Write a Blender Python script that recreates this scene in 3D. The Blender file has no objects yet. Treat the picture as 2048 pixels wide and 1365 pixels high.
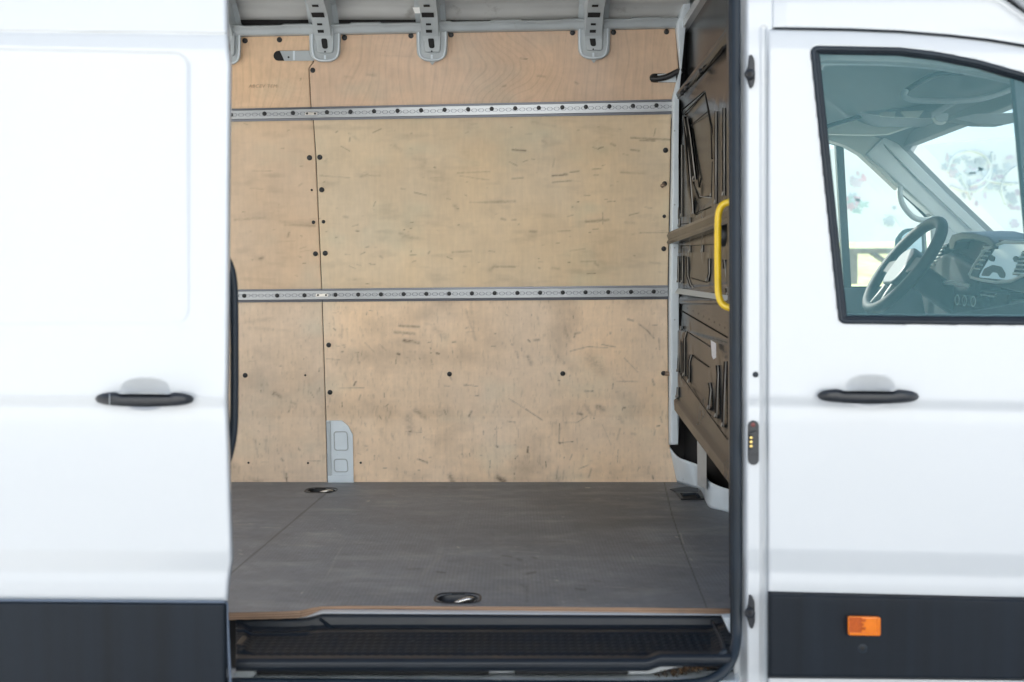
import bpy, bmesh, math
import numpy as np
from mathutils import Vector, Matrix
SC = bpy.context.scene
# ------------------------------------------------------------------ camera
F = 2124.0; ZC = 1.30; CX = 1024.0; CY = 608.0        # focal length in photo pixels, eye height, horizon
cd = bpy.data.cameras.new('camera'); cam = bpy.data.objects.new('camera', cd); SC.collection.objects.link(cam)
cam.location = (0, 0, ZC); cam.rotation_euler = (math.pi/2, 0, 0)
cd.sensor_width = 36.0; cd.lens = F/2048*36; cd.shift_y = -(682.5-CY)/2048; cd.clip_end = 2000; cd.clip_start = 0.05
cd.dof.use_dof = True; cd.dof.focus_distance = 3.75; cd.dof.aperture_fstop = 3.4
SC.camera = cam
# ------------------------------------------------------------------ sky, sun, exposure
SUN_EL, SUN_AZ = math.radians(38), math.radians(-38)   # azimuth from +y towards +x
w = bpy.data.worlds.new("World"); SC.world = w; w.use_nodes = True
nt = w.node_tree; bg = nt.nodes['Background']
sky = nt.nodes.new('ShaderNodeTexSky'); sky.sky_type = 'NISHITA'; sky.sun_disc = False
sky.sun_elevation = SUN_EL; sky.sun_rotation = SUN_AZ; sky.air_density = 1.0; sky.dust_density = 3.0; sky.ozone_density = 1.0
nt.links.new(sky.outputs[0], bg.inputs[0]); bg.inputs[1].default_value = 0.10
sd = bpy.data.lights.new('sun', 'SUN'); sd.energy = 5.0; sd.angle = math.radians(0.6); sd.color = (1, .95, .86)
sun = bpy.data.objects.new('sun', sd); SC.collection.objects.link(sun)
sv = Vector((math.sin(SUN_AZ)*math.cos(SUN_EL), math.cos(SUN_AZ)*math.cos(SUN_EL), math.sin(SUN_EL)))
sun.rotation_euler = sv.to_track_quat('Z', 'Y').to_euler()
SC.view_settings.view_transform = 'Standard'; SC.view_settings.look = 'None'
SC.view_settings.exposure = 1.42; SC.view_settings.gamma = 1.0

# ------------------------------------------------------------------ projections of measured points onto the van's real planes
def P(px, py, d): return Vector(((px-CX)/F*d, d, ZC+(CY-py)/F*d))
ZF = 0.61; DW = 4.11; WS = 0.144; Z0 = 0.86
def PW(px, py, off=0.0):                                # inner face of the far side wall (leans in towards the roof)
    v = (CY-py)/F
    d = (DW - WS*(ZC-Z0))/(1+WS*v)
    if ZC+v*d < Z0: d = DW
    return P(px, py, d-off)
def PF(px, py, z=ZF):
    return P(px, py, (ZC-z)*F/(py-CY))
XB = 0.62
def PX(px, py, x): return P(px, py, x*F/(px-CX))
def lerp(a, b, t): return a+(b-a)*t
def interp(x, pts):
    return float(np.interp(x, [p[0] for p in pts], [p[1] for p in pts]))
def sstep(a, b, x):
    t = np.clip((x-a)/(b-a), 0, 1); return t*t*(3-2*t)

# ------------------------------------------------------------------ numpy noise
def vnoise(u, v, seed=0, n=128):
    g = np.random.RandomState(seed).rand(n, n)
    u = np.asarray(u, float); v = np.asarray(v, float)
    iu = np.floor(u).astype(int); iv = np.floor(v).astype(int)
    fu = u-iu; fv = v-iv; fu = fu*fu*(3-2*fu); fv = fv*fv*(3-2*fv)
    a = g[iu % n, iv % n]; b = g[(iu+1) % n, iv % n]; c = g[iu % n, (iv+1) % n]; d = g[(iu+1) % n, (iv+1) % n]
    return (a*(1-fu)+b*fu)*(1-fv)+(c*(1-fu)+d*fu)*fv
def fbm(u, v, seed=0, o=4):
    s = 0; a = .5; t = 0
    for k in range(o):
        s = s+a*vnoise(u*2**k+k*17.3, v*2**k+k*9.1, seed+k); t += a; a *= .5
    return s/t

# ------------------------------------------------------------------ materials
def mat(name, col, rough=.5, metal=0., noise=0., scale=8., spec=.5, coat=0., bump=0., bscale=200., stretch=(1, 1, 1), dirt=None, attr=False):
    m = bpy.data.materials.new(name); m.use_nodes = True
    n = m.node_tree.nodes; l = m.node_tree.links; b = n['Principled BSDF']
    b.inputs['Roughness'].default_value = rough; b.inputs['Metallic'].default_value = metal
    b.inputs['Specular IOR Level'].default_value = spec; b.inputs['Coat Weight'].default_value = coat
    b.inputs['Coat Roughness'].default_value = .06
    tc = n.new('ShaderNodeTexCoord'); mp = n.new('ShaderNodeMapping'); l.new(tc.outputs['Object'], mp.inputs[0])
    mp.inputs['Scale'].default_value = stretch
    rgb = n.new('ShaderNodeRGB'); rgb.outputs[0].default_value = (*col, 1); out = rgb.outputs[0]
    if attr:
        at = n.new('ShaderNodeAttribute'); at.attribute_name = 'Col'; out = at.outputs[0]
    if noise > 0:
        nz = n.new('ShaderNodeTexNoise'); nz.inputs['Scale'].default_value = scale; nz.inputs['Detail'].default_value = 6
        l.new(mp.outputs[0], nz.inputs[0])
        mr = n.new('ShaderNodeMapRange'); mr.inputs[1].default_value = .3; mr.inputs[2].default_value = .7
        mr.inputs[3].default_value = 1-noise; mr.inputs[4].default_value = 1+noise; l.new(nz.outputs[0], mr.inputs[0])
        mx = n.new('ShaderNodeVectorMath'); mx.operation = 'SCALE'; l.new(out, mx.inputs[0]); l.new(mr.outputs[0], mx.inputs[3]); out = mx.outputs[0]
        rr = n.new('ShaderNodeMapRange'); rr.inputs[3].default_value = max(0, rough-.1); rr.inputs[4].default_value = min(1, rough+.1)
        l.new(nz.outputs[0], rr.inputs[0]); l.new(rr.outputs[0], b.inputs['Roughness'])
    if dirt:
        nz = n.new('ShaderNodeTexNoise'); nz.inputs['Scale'].default_value = dirt[1]; nz.inputs['Detail'].default_value = 8; nz.inputs['Roughness'].default_value = .65
        l.new(tc.outputs['Object'], nz.inputs[0])
        mr = n.new('ShaderNodeMapRange'); mr.inputs[1].default_value = dirt[2]; mr.inputs[2].default_value = dirt[2]+.12; l.new(nz.outputs[0], mr.inputs[0])
        ml = n.new('ShaderNodeMath'); ml.operation = 'MULTIPLY'; ml.inputs[1].default_value = dirt[3]; l.new(mr.outputs[0], ml.inputs[0])
        mx = n.new('ShaderNodeMix'); mx.data_type = 'RGBA'; l.new(ml.outputs[0], mx.inputs[0]); l.new(out, mx.inputs[6]); mx.inputs[7].default_value = (*dirt[0], 1); out = mx.outputs[2]
    l.new(out, b.inputs['Base Color'])
    if bump > 0:
        nb = n.new('ShaderNodeTexNoise'); nb.inputs['Scale'].default_value = bscale; nb.inputs['Detail'].default_value = 3; l.new(mp.outputs[0], nb.inputs[0])
        bp = n.new('ShaderNodeBump'); bp.inputs['Strength'].default_value = bump; bp.inputs['Distance'].default_value = .002
        l.new(nb.outputs[0], bp.inputs['Height']); l.new(bp.outputs[0], b.inputs['Normal'])
    return m
def math_node(n, l, op, a, b=None):
    m = n.new('ShaderNodeMath'); m.operation = op
    for i, v in enumerate((a, b)):
        if v is None: continue
        if isinstance(v, (int, float)): m.inputs[i].default_value = v
        else: l.new(v, m.inputs[i])
    return m.outputs[0]

M = {}
M['white'] = mat('white_paint', (.505, .53, .555), .22, noise=.015, scale=1.5, coat=.5)
M['grey_paint'] = mat('grey_primer_paint', (.45, .49, .51), .38, noise=.07, scale=9, dirt=((.25, .22, .18), 14, .62, .5))
M['grey_light'] = mat('light_grey_paint', (.68, .75, .80), .35, noise=.05, scale=12, dirt=((.12, .10, .08), 45, .66, .8))
M['roof'] = mat('roof_underside', (.66, .66, .65), .5, noise=.10, scale=5, stretch=(.6, 2, 2), dirt=((.22, .20, .18), 9, .58, .5))
M['bulk'] = mat('bulkhead_enamel', (.022, .024, .026), .24, noise=.06, scale=3, spec=.5, coat=0., dirt=((.20, .18, .15), 70, .70, .3))
M['black'] = mat('black_plastic', (.012, .013, .015), .4, noise=.2, scale=30)
M['seal'] = mat('rubber_seal', (.010, .017, .026), .5, spec=.35, noise=.2, scale=12)
M['clad'] = mat('slate_cladding', (.007, .011, .017), .55, spec=.26, noise=.3, scale=2.2, stretch=(14, 1, .25), bump=.25, bscale=700)
M['clad_edge'] = mat('cladding_edge', (.10, .13, .18), .45, noise=.05)
M['handle'] = mat('handle_plastic', (.014, .017, .022), .38, noise=.15, scale=20, bump=.1, bscale=900)
M['yellow'] = mat('yellow_enamel', (.85, .56, .010), .3, noise=.05, scale=20, coat=.4)
M['orange'] = mat('amber_lens', (.70, .17, .003), .18, noise=.05, scale=80, coat=.6)
M['orange_dark'] = mat('amber_reflector', (.42, .075, .003), .2, noise=.15, scale=150, coat=.6)
M['dash'] = mat('dashboard_plastic', (.006, .009, .011), .6, spec=.2, noise=.15, scale=12)
M['dash_trim'] = mat('dashboard_trim', (.035, .045, .05), .45, spec=.3, noise=.08, scale=12)
M['dash_light'] = mat('cab_light_plastic', (.33, .34, .33), .6, noise=.05, scale=9)
M['pillar_trim'] = mat('cab_pillar_trim', (.46, .49, .48), .6, noise=.04, scale=9)
M['headliner'] = mat('headliner', (.22, .235, .24), .9, noise=.06, scale=6, bump=.1, bscale=500)
M['visor'] = mat('sun_visor_vinyl', (.42, .42, .37), .8, noise=.05, scale=9)
M['chrome'] = mat('zinc_metal', (.72, .70, .66), .28, metal=1, noise=.1, scale=60)
M['brass'] = mat('brass_contact', (.85, .62, .22), .3, metal=1)
M['screw'] = mat('bare_bolt', (.30, .22, .16), .5, metal=.6, noise=.3, scale=200)
M['screen'] = mat('screen_sky_glow', (.40, .47, .52), .15, spec=.8)
M['screen'].node_tree.nodes['Principled BSDF'].inputs['Emission Color'].default_value = (.55, .75, .85, 1); M['screen'].node_tree.nodes['Principled BSDF'].inputs['Emission Strength'].default_value = .12  # mild glow stands in for sky reflected in screen and mirror
M['sticker'] = mat('paper_sticker', (.72, .70, .72), .6, noise=.2, scale=160)
M['rust_debris'] = mat('leaf_litter', (.09, .055, .03), .9, noise=.5, scale=60)
M['crumb'] = mat('pale_crumb', (.7, .66, .55), .8)
M['void'] = mat('dark_cavity', (.012, .012, .013), .8)
M['ply'] = mat('plywood_sheet', (.5, .4, .3), .62, noise=.035, scale=22, stretch=(4, 4, .3), attr=True, bump=.15, bscale=120, spec=.3)
M['floor'] = mat('mesh_phenolic_floor', (.1, .1, .1), .50, attr=True, spec=.55)
M['ground'] = mat('pale_concrete', (.44, .45, .45), .9, noise=.12, scale=1.3, bump=.4, bscale=60)
M['grass'] = mat('dry_grass', (.42, .43, .22), .95, noise=.35, scale=2.2)
M['panelwall'] = mat('painted_boards', (.86, .87, .86), .7, noise=.08, scale=.8, dirt=((.50, .42, .45), 1.1, .56, .5))
M['post'] = mat('weathered_post', (.26, .23, .20), .9, noise=.2)
for k, c in {'g_purple': (.66, .58, .66), 'g_grey': (.60, .63, .67), 'g_red': (.72, .50, .54), 'g_green': (.50, .60, .56), 'g_blue': (.52, .60, .68), 'g_white': (.84, .85, .84), 'g_pink': (.72, .62, .66)}.items():
    M[k] = mat('spray_'+k[2:], c, .7, noise=.25, scale=2.5)

def floor_mesh_bump():
    m = M['floor']; n = m.node_tree.nodes; l = m.node_tree.links; b = n['Principled BSDF']
    tc = n.new('ShaderNodeTexCoord'); sx = n.new('ShaderNodeSeparateXYZ'); l.new(tc.outputs['Object'], sx.inputs[0])
    k = 2*math.pi/.0052
    a = math_node(n, l, 'SINE', math_node(n, l, 'MULTIPLY', sx.outputs[0], k))
    c = math_node(n, l, 'SINE', math_node(n, l, 'MULTIPLY', sx.outputs[1], k*.55))
    s = math_node(n, l, 'MULTIPLY', a, c)
    bp = n.new('ShaderNodeBump'); bp.inputs['Strength'].default_value = .5; bp.inputs['Distance'].default_value = .0008
    l.new(s, bp.inputs['Height']); l.new(bp.outputs[0], b.inputs['Normal'])
floor_mesh_bump()

def rail_mat():                                          # brushed aluminium airline track: scalloped slot between two ridges
    m = mat('aluminium_track', (.46, .48, .50), .40, metal=.75, noise=.10, scale=6, stretch=(1, 8, 40))
    n = m.node_tree.nodes; l = m.node_tree.links; b = n['Principled BSDF']
    uv = n.new('ShaderNodeUVMap'); sx = n.new('ShaderNodeSeparateXYZ'); l.new(uv.outputs[0], sx.inputs[0])
    fr = math_node(n, l, 'FRACT', math_node(n, l, 'MULTIPLY', sx.outputs[0], 1/.0254))
    dx = math_node(n, l, 'MULTIPLY', math_node(n, l, 'SUBTRACT', fr, .5), .0254)
    dz = math_node(n, l, 'SUBTRACT', sx.outputs[1], .0265)
    r = math_node(n, l, 'SQRT', math_node(n, l, 'ADD', math_node(n, l, 'MULTIPLY', dx, dx), math_node(n, l, 'MULTIPLY', dz, dz)))
    ring = math_node(n, l, 'LESS_THAN', math_node(n, l, 'ABSOLUTE', math_node(n, l, 'SUBTRACT', r, .0098)), .0013)
    band = math_node(n, l, 'LESS_THAN', math_node(n, l, 'ABSOLUTE', dz), .0104)
    ln = math_node(n, l, 'GREATER_THAN', math_node(n, l, 'SINE', math_node(n, l, 'MULTIPLY', dz, 2*math.pi/.0036)), .72)
    lb = math_node(n, l, 'LESS_THAN', math_node(n, l, 'ABSOLUTE', dz), .0055)
    both = math_node(n, l, 'MAXIMUM', math_node(n, l, 'MULTIPLY', ring, band), math_node(n, l, 'MULTIPLY', math_node(n, l, 'MULTIPLY', ln, lb), .7))
    src = b.inputs['Base Color'].links[0].from_socket
    mx = n.new('ShaderNodeMix'); mx.data_type = 'RGBA'; l.new(math_node(n, l, 'MULTIPLY', both, .75), mx.inputs[0]); l.new(src, mx.inputs[6]); mx.inputs[7].default_value = (.10, .11, .13, 1)
    l.new(mx.outputs[2], b.inputs['Base Color'])
    return m
M['rail'] = rail_mat()
M['rail_lip'] = mat('aluminium_lip', (.19, .20, .225), .42, metal=.8, noise=.15, scale=7, stretch=(1, 8, 30))

def ply_edge_mat():
    m = mat('plywood_edge', (.19, .115, .072), .7, noise=.3, scale=30, stretch=(.3, 1, 6), dirt=((.07, .05, .04), 30, .6, .7))
    n = m.node_tree.nodes; l = m.node_tree.links; b = n['Principled BSDF']
    tc = n.new('ShaderNodeTexCoord'); sx = n.new('ShaderNodeSeparateXYZ'); l.new(tc.outputs['Object'], sx.inputs[0])
    s = math_node(n, l, 'GREATER_THAN', math_node(n, l, 'SINE', math_node(n, l, 'MULTIPLY', sx.outputs[2], 2*math.pi/.0055)), .35)
    src = b.inputs['Base Color'].links[0].from_socket
    mx = n.new('ShaderNodeMix'); mx.data_type = 'RGBA'; l.new(math_node(n, l, 'MULTIPLY', s, .6), mx.inputs[0]); l.new(src, mx.inputs[6]); mx.inputs[7].default_value = (.34, .235, .16, 1)
    l.new(mx.outputs[2], b.inputs['Base Color']); return m
M['ply_edge'] = ply_edge_mat()

def tread_mat():
    m = mat('step_tread_plastic', (.004, .010, .018), .5, noise=.2, scale=20, spec=.14, dirt=((.16, .16, .16), 30, .64, .35))
    n = m.node_tree.nodes; l = m.node_tree.links; b = n['Principled BSDF']
    tc = n.new('ShaderNodeTexCoord'); mp = n.new('ShaderNodeMapping'); l.new(tc.outputs['Object'], mp.inputs[0]); mp.inputs['Scale'].default_value = (1, 1, 0)
    vo = n.new('ShaderNodeTexVoronoi'); vo.inputs['Scale'].default_value = 55; vo.inputs['Randomness'].default_value = 0.05; l.new(mp.outputs[0], vo.inputs[0])
    mr = n.new('ShaderNodeMapRange'); mr.inputs[1].default_value = .38; mr.inputs[2].default_value = .2; l.new(vo.outputs[0], mr.inputs[0])
    bp = n.new('ShaderNodeBump'); bp.inputs['Strength'].default_value = .6; bp.inputs['Distance'].default_value = .0018
    l.new(mr.outputs[0], bp.inputs['Height']); l.new(bp.outputs[0], b.inputs['Normal']); return m
M['tread'] = tread_mat()

def glass(name, tint, refl, haze):
    m = bpy.data.materials.new(name); m.use_nodes = True; n = m.node_tree.nodes; l = m.node_tree.links
    n.remove(n['Principled BSDF']); out = n['Material Output']
    t = n.new('ShaderNodeBsdfTransparent'); t.inputs[0].default_value = (*tint, 1)
    g = n.new('ShaderNodeBsdfGlossy'); g.inputs['Roughness'].default_value = .02; g.inputs[0].default_value = (.42, .85, 1, 1)
    d = n.new('ShaderNodeBsdfDiffuse'); d.inputs[0].default_value = (.20, .62, .70, 1)  # teal diffuse share paints reflected sky haze onto the panes
    nz = n.new('ShaderNodeTexNoise'); nz.inputs['Scale'].default_value = 5; tc = n.new('ShaderNodeTexCoord'); l.new(tc.outputs['Object'], nz.inputs[0])
    mr = n.new('ShaderNodeMapRange'); mr.inputs[3].default_value = haze*.7; mr.inputs[4].default_value = haze*1.3; l.new(nz.outputs[0], mr.inputs[0])
    a = n.new('ShaderNodeMixShader'); a.inputs[0].default_value = refl; l.new(t.outputs[0], a.inputs[1]); l.new(g.outputs[0], a.inputs[2])
    b = n.new('ShaderNodeMixShader'); l.new(mr.outputs[0], b.inputs[0]); l.new(a.outputs[0], b.inputs[1]); l.new(d.outputs[0], b.inputs[2])
    l.new(b.outputs[0], out.inputs[0]); return m
M['glass'] = glass('tinted_window_glass', (.93, .975, .965), .048, .012)
M['glass_far'] = glass('clear_window_glass', (.94, .98, .98), .03, .01)

# ------------------------------------------------------------------ builders
def link(name, me, m, parent=None, smooth=True, label=None, solid=0, off=-1, bev=0):
    o = bpy.data.objects.new(name, me); SC.collection.objects.link(o)
    if m is not None: me.materials.append(m)
    if smooth:
        me.polygons.foreach_set('use_smooth', [True]*len(me.polygons))
    if parent is not None: o.parent = parent
    if label: o['label'] = label
    if solid:
        md = o.modifiers.new('thickness', 'SOLIDIFY'); md.thickness = solid; md.offset = off
    if bev:
        md = o.modifiers.new('edge', 'BEVEL'); md.width = bev; md.segments = 3; md.limit_method = 'ANGLE'; md.angle_limit = math.radians(35)
        md2 = o.modifiers.new('wn', 'WEIGHTED_NORMAL')
    return o
def rawmesh(name, vs, fs):
    me = bpy.data.meshes.new(name); me.from_pydata([tuple(v) for v in vs], [], fs); me.update(); return me
def grid(name, nu, nv, fn, m, parent=None, keep=None, col=None, solid=0, off=-1, flip=False, label=None, smooth=True):
    """fn(s,t)->Vector on a (nu+1)x(nv+1) lattice; col(Px,Py arrays) optional vertex colour"""
    vs = []
    for j in range(nv+1):
        for i in range(nu+1): vs.append(fn(i/nu, j/nv))
    fs = []
    for j in range(nv):
        for i in range(nu):
            if keep and not keep((i+.5)/nu, (j+.5)/nv): continue
            a = j*(nu+1)+i; q = (a, a+1, a+nu+2, a+nu+1)
            fs.append(q[::-1] if flip else q)
    me = rawmesh(name, vs, fs)
    if col is not None:
        at = me.color_attributes.new('Col', 'FLOAT_COLOR', 'POINT')
        A = np.array([tuple(v) for v in vs])
        px = CX+A[:, 0]/A[:, 1]*F; py = CY-(A[:, 2]-ZC)/A[:, 1]*F
        c = col(px, py, A); c4 = np.ones((len(vs), 4)); c4[:, :3] = c
        at.data.foreach_set('color', c4.ravel().astype(np.float32))
    return link(name, me, m, parent, smooth, label, solid, off)
def prism(name, poly, vec, m, parent=None, bev=0, label=None, smooth=False):
    n = len(poly); vec = Vector(vec); vs = [Vector(p) for p in poly]+[Vector(p)+vec for p in poly]
    fs = [tuple(range(n)), tuple(range(2*n-1, n-1, -1))]+[(i+n, (i+1) % n+n, (i+1) % n, i) for i in range(n)]
    me = rawmesh(name, vs, fs); bm = bmesh.new(); bm.from_mesh(me); bmesh.ops.recalc_face_normals(bm, faces=bm.faces); bm.to_mesh(me); bm.free()
    return link(name, me, m, parent, smooth or bev > 0, label, bev=bev)
def box(name, lo, hi, m, parent=None, bev=0, label=None):
    x0, y0, z0 = lo; x1, y1, z1 = hi
    return prism(name, [(x0, y0, z0), (x1, y0, z0), (x1, y1, z0), (x0, y1, z0)], (0, 0, z1-z0), m, parent, bev, label)
def rounded(pts, r, n=6):
    """round the corners of a 2d polygon (r scalar or list)"""
    out = []; N = len(pts)
    for i in range(N):
        p = Vector(pts[i]); a = Vector(pts[i-1])-p; b = Vector(pts[(i+1) % N])-p
        rr = r[i] if isinstance(r, (list, tuple)) else r
        rr = min(rr, a.length*.49, b.length*.49)
        if rr < .01: out.append(tuple(p)); continue
        A = p+a.normalized()*rr; B = p+b.normalized()*rr
        for k in range(n+1):
            t = k/n; out.append(tuple(A*(1-t)**2+p*2*t*(1-t)+B*t*t))
    return out
def ellipse(cx, cy, rx, ry, n=24): return [(cx+rx*math.cos(2*math.pi*k/n), cy+ry*math.sin(2*math.pi*k/n)) for k in range(n)]
def capsule(x0, x1, cy, ry, n=8):
    o = []
    for k in range(n+1):
        a = -math.pi/2+math.pi*k/n; o.append((x1-ry+ry*math.cos(a), cy+ry*math.sin(a)))
    for k in range(n+1):
        a = math.pi/2+math.pi*k/n; o.append((x0+ry+ry*math.cos(a), cy+ry*math.sin(a)))
    return o
def tube(name, pts, r, m, parent=None, closed=False, n=12, flat=1.0, label=None, smooth_path=0, up=None):
    pts = [Vector(p) for p in pts]
    for _ in range(smooth_path):
        q = []
        N = len(pts)
        rng = range(N) if closed else range(N-1)
        if not closed: q.append(pts[0])
        for i in rng:
            a, b = pts[i], pts[(i+1) % N]; q.append(a.lerp(b, .25)); q.append(a.lerp(b, .75))
        if not closed: q.append(pts[-1])
        pts = q
    N = len(pts); vs = []; fs = []; nrm = None
    for i, p in enumerate(pts):
        if closed: t = pts[(i+1) % N]-pts[i-1]
        else: t = pts[min(i+1, N-1)]-pts[max(i-1, 0)]
        t.normalize()
        if up is not None: nrm = (Vector(up)-t*t.dot(Vector(up))).normalized()
        elif nrm is None:
            nrm = t.orthogonal().normalized()
        else: nrm = (nrm-t*t.dot(nrm)).normalized()
        bi = t.cross(nrm); rr = r(i/(N-1)) if callable(r) else r
        for k in range(n):
            a = 2*math.pi*k/n; vs.append(p+nrm*math.cos(a)*rr*flat+bi*math.sin(a)*rr)
    for i in range(N if closed else N-1):
        for k in range(n):
            a = i*n+k; b = i*n+(k+1) % n; c = ((i+1) % N)*n+(k+1) % n; d = ((i+1) % N)*n+k; fs.append((a, b, c, d))
    if not closed: fs.append(tuple(range(n-1, -1, -1))); fs.append(tuple(range((N-1)*n, N*n)))
    me = rawmesh(name, vs, fs); bm = bmesh.new(); bm.from_mesh(me); bmesh.ops.recalc_face_normals(bm, faces=bm.faces); bm.to_mesh(me); bm.free()
    return link(name, me, m, parent, True, label)
def dome(name, c, nrm, r, h, m, parent=None, label=None, rings=4, n=20, hole=False):
    """push rivet: round low dome standing on a surface"""
    nrm = Vector(nrm).normalized(); u = nrm.orthogonal().normalized(); v = nrm.cross(u); vs = []; fs = []
    prof = [(1.0, 0.), (1.0, .45)]+[(math.cos(a), .45+.55*math.sin(a)) for a in [math.pi/2*k/rings for k in range(1, rings)]]
    for rr, hh in prof:
        for k in range(n):
            a = 2*math.pi*k/n; vs.append(Vector(c)+(u*math.cos(a)+v*math.sin(a))*r*rr+nrm*h*hh)
    for j in range(len(prof)-1):
        for k in range(n): fs.append((j*n+k, j*n+(k+1) % n, (j+1)*n+(k+1) % n, (j+1)*n+k))
    vs.append(Vector(c)+nrm*h*(.8 if hole else 1.)); t = len(vs)-1; b = (len(prof)-1)*n
    for k in range(n): fs.append((b+k, b+(k+1) % n, t))
    return link(name, rawmesh(name, vs, fs), m, parent, True, label)
def empty(name, loc):
    o = bpy.data.objects.new(name, None); SC.collection.objects.link(o); o.location = loc; return o
def tag(o, label=None, cat=None, group=None, kind=None):
    if label: o['label'] = label
    if cat: o['category'] = cat
    if group: o['group'] = group
    if kind: o['kind'] = kind
    return o

van = empty('cargo_van', (0, 0, 0))
tag(van, 'white panel van with its side door slid open on a plywood lined load space', 'van')

# ================================================================== setting
g = box('ground', (-150, -150, -.2), (150, 150, 0), M['ground']); tag(g, 'pale concrete yard under the van', kind='structure')
def bank(s, t):
    x = lerp(-60, 90, s); y = lerp(7.5, 60, t)
    z = 3.3*sstep(8, 32, y)+.10*(vnoise(x*.7, y*.7, 3)-.5)-.06
    return Vector((x, y, float(z)))
bk = grid('grass_bank', 150, 60, bank, M['grass']); tag(bk, 'dry sunlit grass bank rising behind the van', kind='structure')

reflector = box('added_bounce_wall', (-9, -11.4, 0), (17, -11, 10), mat('bounce_wall_paint', (.76, .80, .84), .8, noise=.06, scale=.6))  # added unseen wall behind the camera, bounces sunlight into the load space
tag(reflector, 'added unseen pale hall facing the open side of the van, met only as a reflection', 'bounce wall')
# painted board wall on posts, on the bank
GD = 16.0
gw = empty('graffiti_wall', (7, GD, 2.0)); tag(gw, 'long pale board wall with faded graffiti on posts behind the van cab', 'wall')
def addp(o, parent):
    o.parent = parent; o.matrix_parent_inverse = Matrix.Translation(-parent.location); return o
boards = prism('board_panel', [P(1380, 250, GD), P(1380, 488, GD), P(2900, 470, GD), P(2900, 225, GD), P(2100, 268, GD), P(1880, 288, GD), P(1640, 300, GD)], (0, .12, 0), M['panelwall']); addp(boards, gw)
addp(box('beam', (P(1380, 0, GD).x, GD+.02, P(0, 507, GD).z), (P(2900, 0, GD).x, GD+.2, P(0, 497, GD).z), M['post']), gw)
for px in (1470, 1705, 1960, 2200, 2500):
    a = P(px, 500, GD+.05); addp(box('post', (a.x-.07, GD+.03, 1.6), (a.x+.07, GD+.17, a.z), M['post']), gw)
addp(tube('brace', [P(1742, 505, GD+.05), P(1800, 545, GD+.05)], .04, M['post'], n=6), gw)
PV, PFc, PM = [], [], []
def patch(px, py, rx, ry, seed, key):
    rs = np.random.RandomState(seed); pts = []
    for k in range(18):
        a = 2*math.pi*k/18; q = .45+.9*rs.rand(); pts.append(P(px+rx*q*math.cos(a), py+ry*q*math.sin(a), GD-.012-.0006*(seed % 17)))
    n0 = len(PV); PV.extend(pts); PFc.append(tuple(range(n0, n0+18))[::-1]); PM.append(key)
rs = np.random.RandomState(4)
for (cx, cy, sx, sy, n, keys) in [(1712, 360, 16, 20, 9, ['g_red', 'g_green', 'g_pink']), (1716, 405, 14, 24, 14, ['g_green', 'g_blue', 'g_grey', 'g_red']), (1700, 400, 12, 30, 8, ['g_grey', 'g_green']), (1940, 335, 34, 24, 26, ['g_purple', 'g_grey', 'g_pink', 'g_grey']),
        (1990, 350, 30, 30, 22, ['g_purple', 'g_grey', 'g_grey', 'g_blue']), (1950, 385, 40, 20, 16, ['g_grey', 'g_pink', 'g_purple']), (2020, 400, 26, 36, 14, ['g_grey', 'g_purple']), (1895, 330, 16, 30, 9, ['g_pink', 'g_grey']), (1900, 400, 26, 40, 9, ['g_pink', 'g_grey']), (1770, 440, 26, 22, 5, ['g_grey'])]:
    for k in range(int(n*.7)):
        patch(cx+rs.normal(0, sx*.7), cy+rs.normal(0, sy*.6), rs.uniform(3, 12), rs.uniform(3, 10), rs.randint(9999), keys[rs.randint(len(keys))])
me_ = rawmesh('graffiti_paint', PV, PFc); gk = sorted(set(PM))
for k_ in gk: me_.materials.append(M[k_])
for p_, k_ in zip(me_.polygons, PM): p_.material_index = gk.index(k_)
addp(link('graffiti_paint', me_, None, None, False), gw)
def gline(pts, w=2.6): addp(tube('paint_line', [P(x, y, GD-.02) for x, y in pts], w*GD/F, M['g_white'], n=6, smooth_path=2), gw)
gline([(1895, 345), (1905, 312), (1940, 298), (1975, 312), (1985, 345), (1968, 378), (1935, 385), (1900, 372)])
gline([(1920, 348), (1935, 378), (1942, 400)]); gline([(1985, 305), (1985, 330), (1970, 362), (1940, 372)]); gline([(1970, 360), (2000, 366), (2030, 368)])
gline([(2040, 330), (2015, 345), (2000, 372), (2012, 410)]); gline([(1770, 430), (1790, 432), (1800, 452)], 1.2)

# ================================================================== van shell: roof, far skin, near rear side
def sheet(name, poly, th, m, parent=van, label=None): return prism(name, poly, th, m, parent, label=label)
prof = [(3.985, 2.285), (3.95, 2.315), (3.93, 2.338), (3.905, 2.345), (3.875, 2.372), (3.84, 2.385), (3.80, 2.388), (3.72, 2.43), (3.2, 2.48), (2.6, 2.47), (2.42, 2.44), (2.36, 2.38)]
XR0, XR1 = -1.95, 0.635  # rear end cut short and left open to let more light inside
def roof_fn(s, t):
    k = t*(len(prof)-1); i = min(int(k), len(prof)-2); d = lerp(prof[i][0], prof[i+1][0], k-i); z = lerp(prof[i][1], prof[i+1][1], k-i)
    x = lerp(XR0, XR1, s); z += .0235*(0.36-x)/1.9*.5
    return Vector((x, d, z+.004*math.sin(x*9)*(1 if 2 < k < 9 else 0)))
grid('roof_panel', 80, (len(prof)-1)*3, roof_fn, M['roof'], van)
box('roof_skin', (XR0, 2.32, 2.56), (1.25, 4.16, 2.60), M['white'], van)
sheet('far_side_panel', [(XR0, 4.24, .45), (XB, 4.24, .45), (XB, 4.1, 2.60), (XR0, 4.1, 2.60)], (0, .02, 0), M['white'])
sheet('rear_side_panel', [(XR0, 2.23, .45), (-.72, 2.23, .45), (-.72, 2.30, 2.60), (XR0, 2.30, 2.60)], (0, .04, 0), M['white'])
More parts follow.
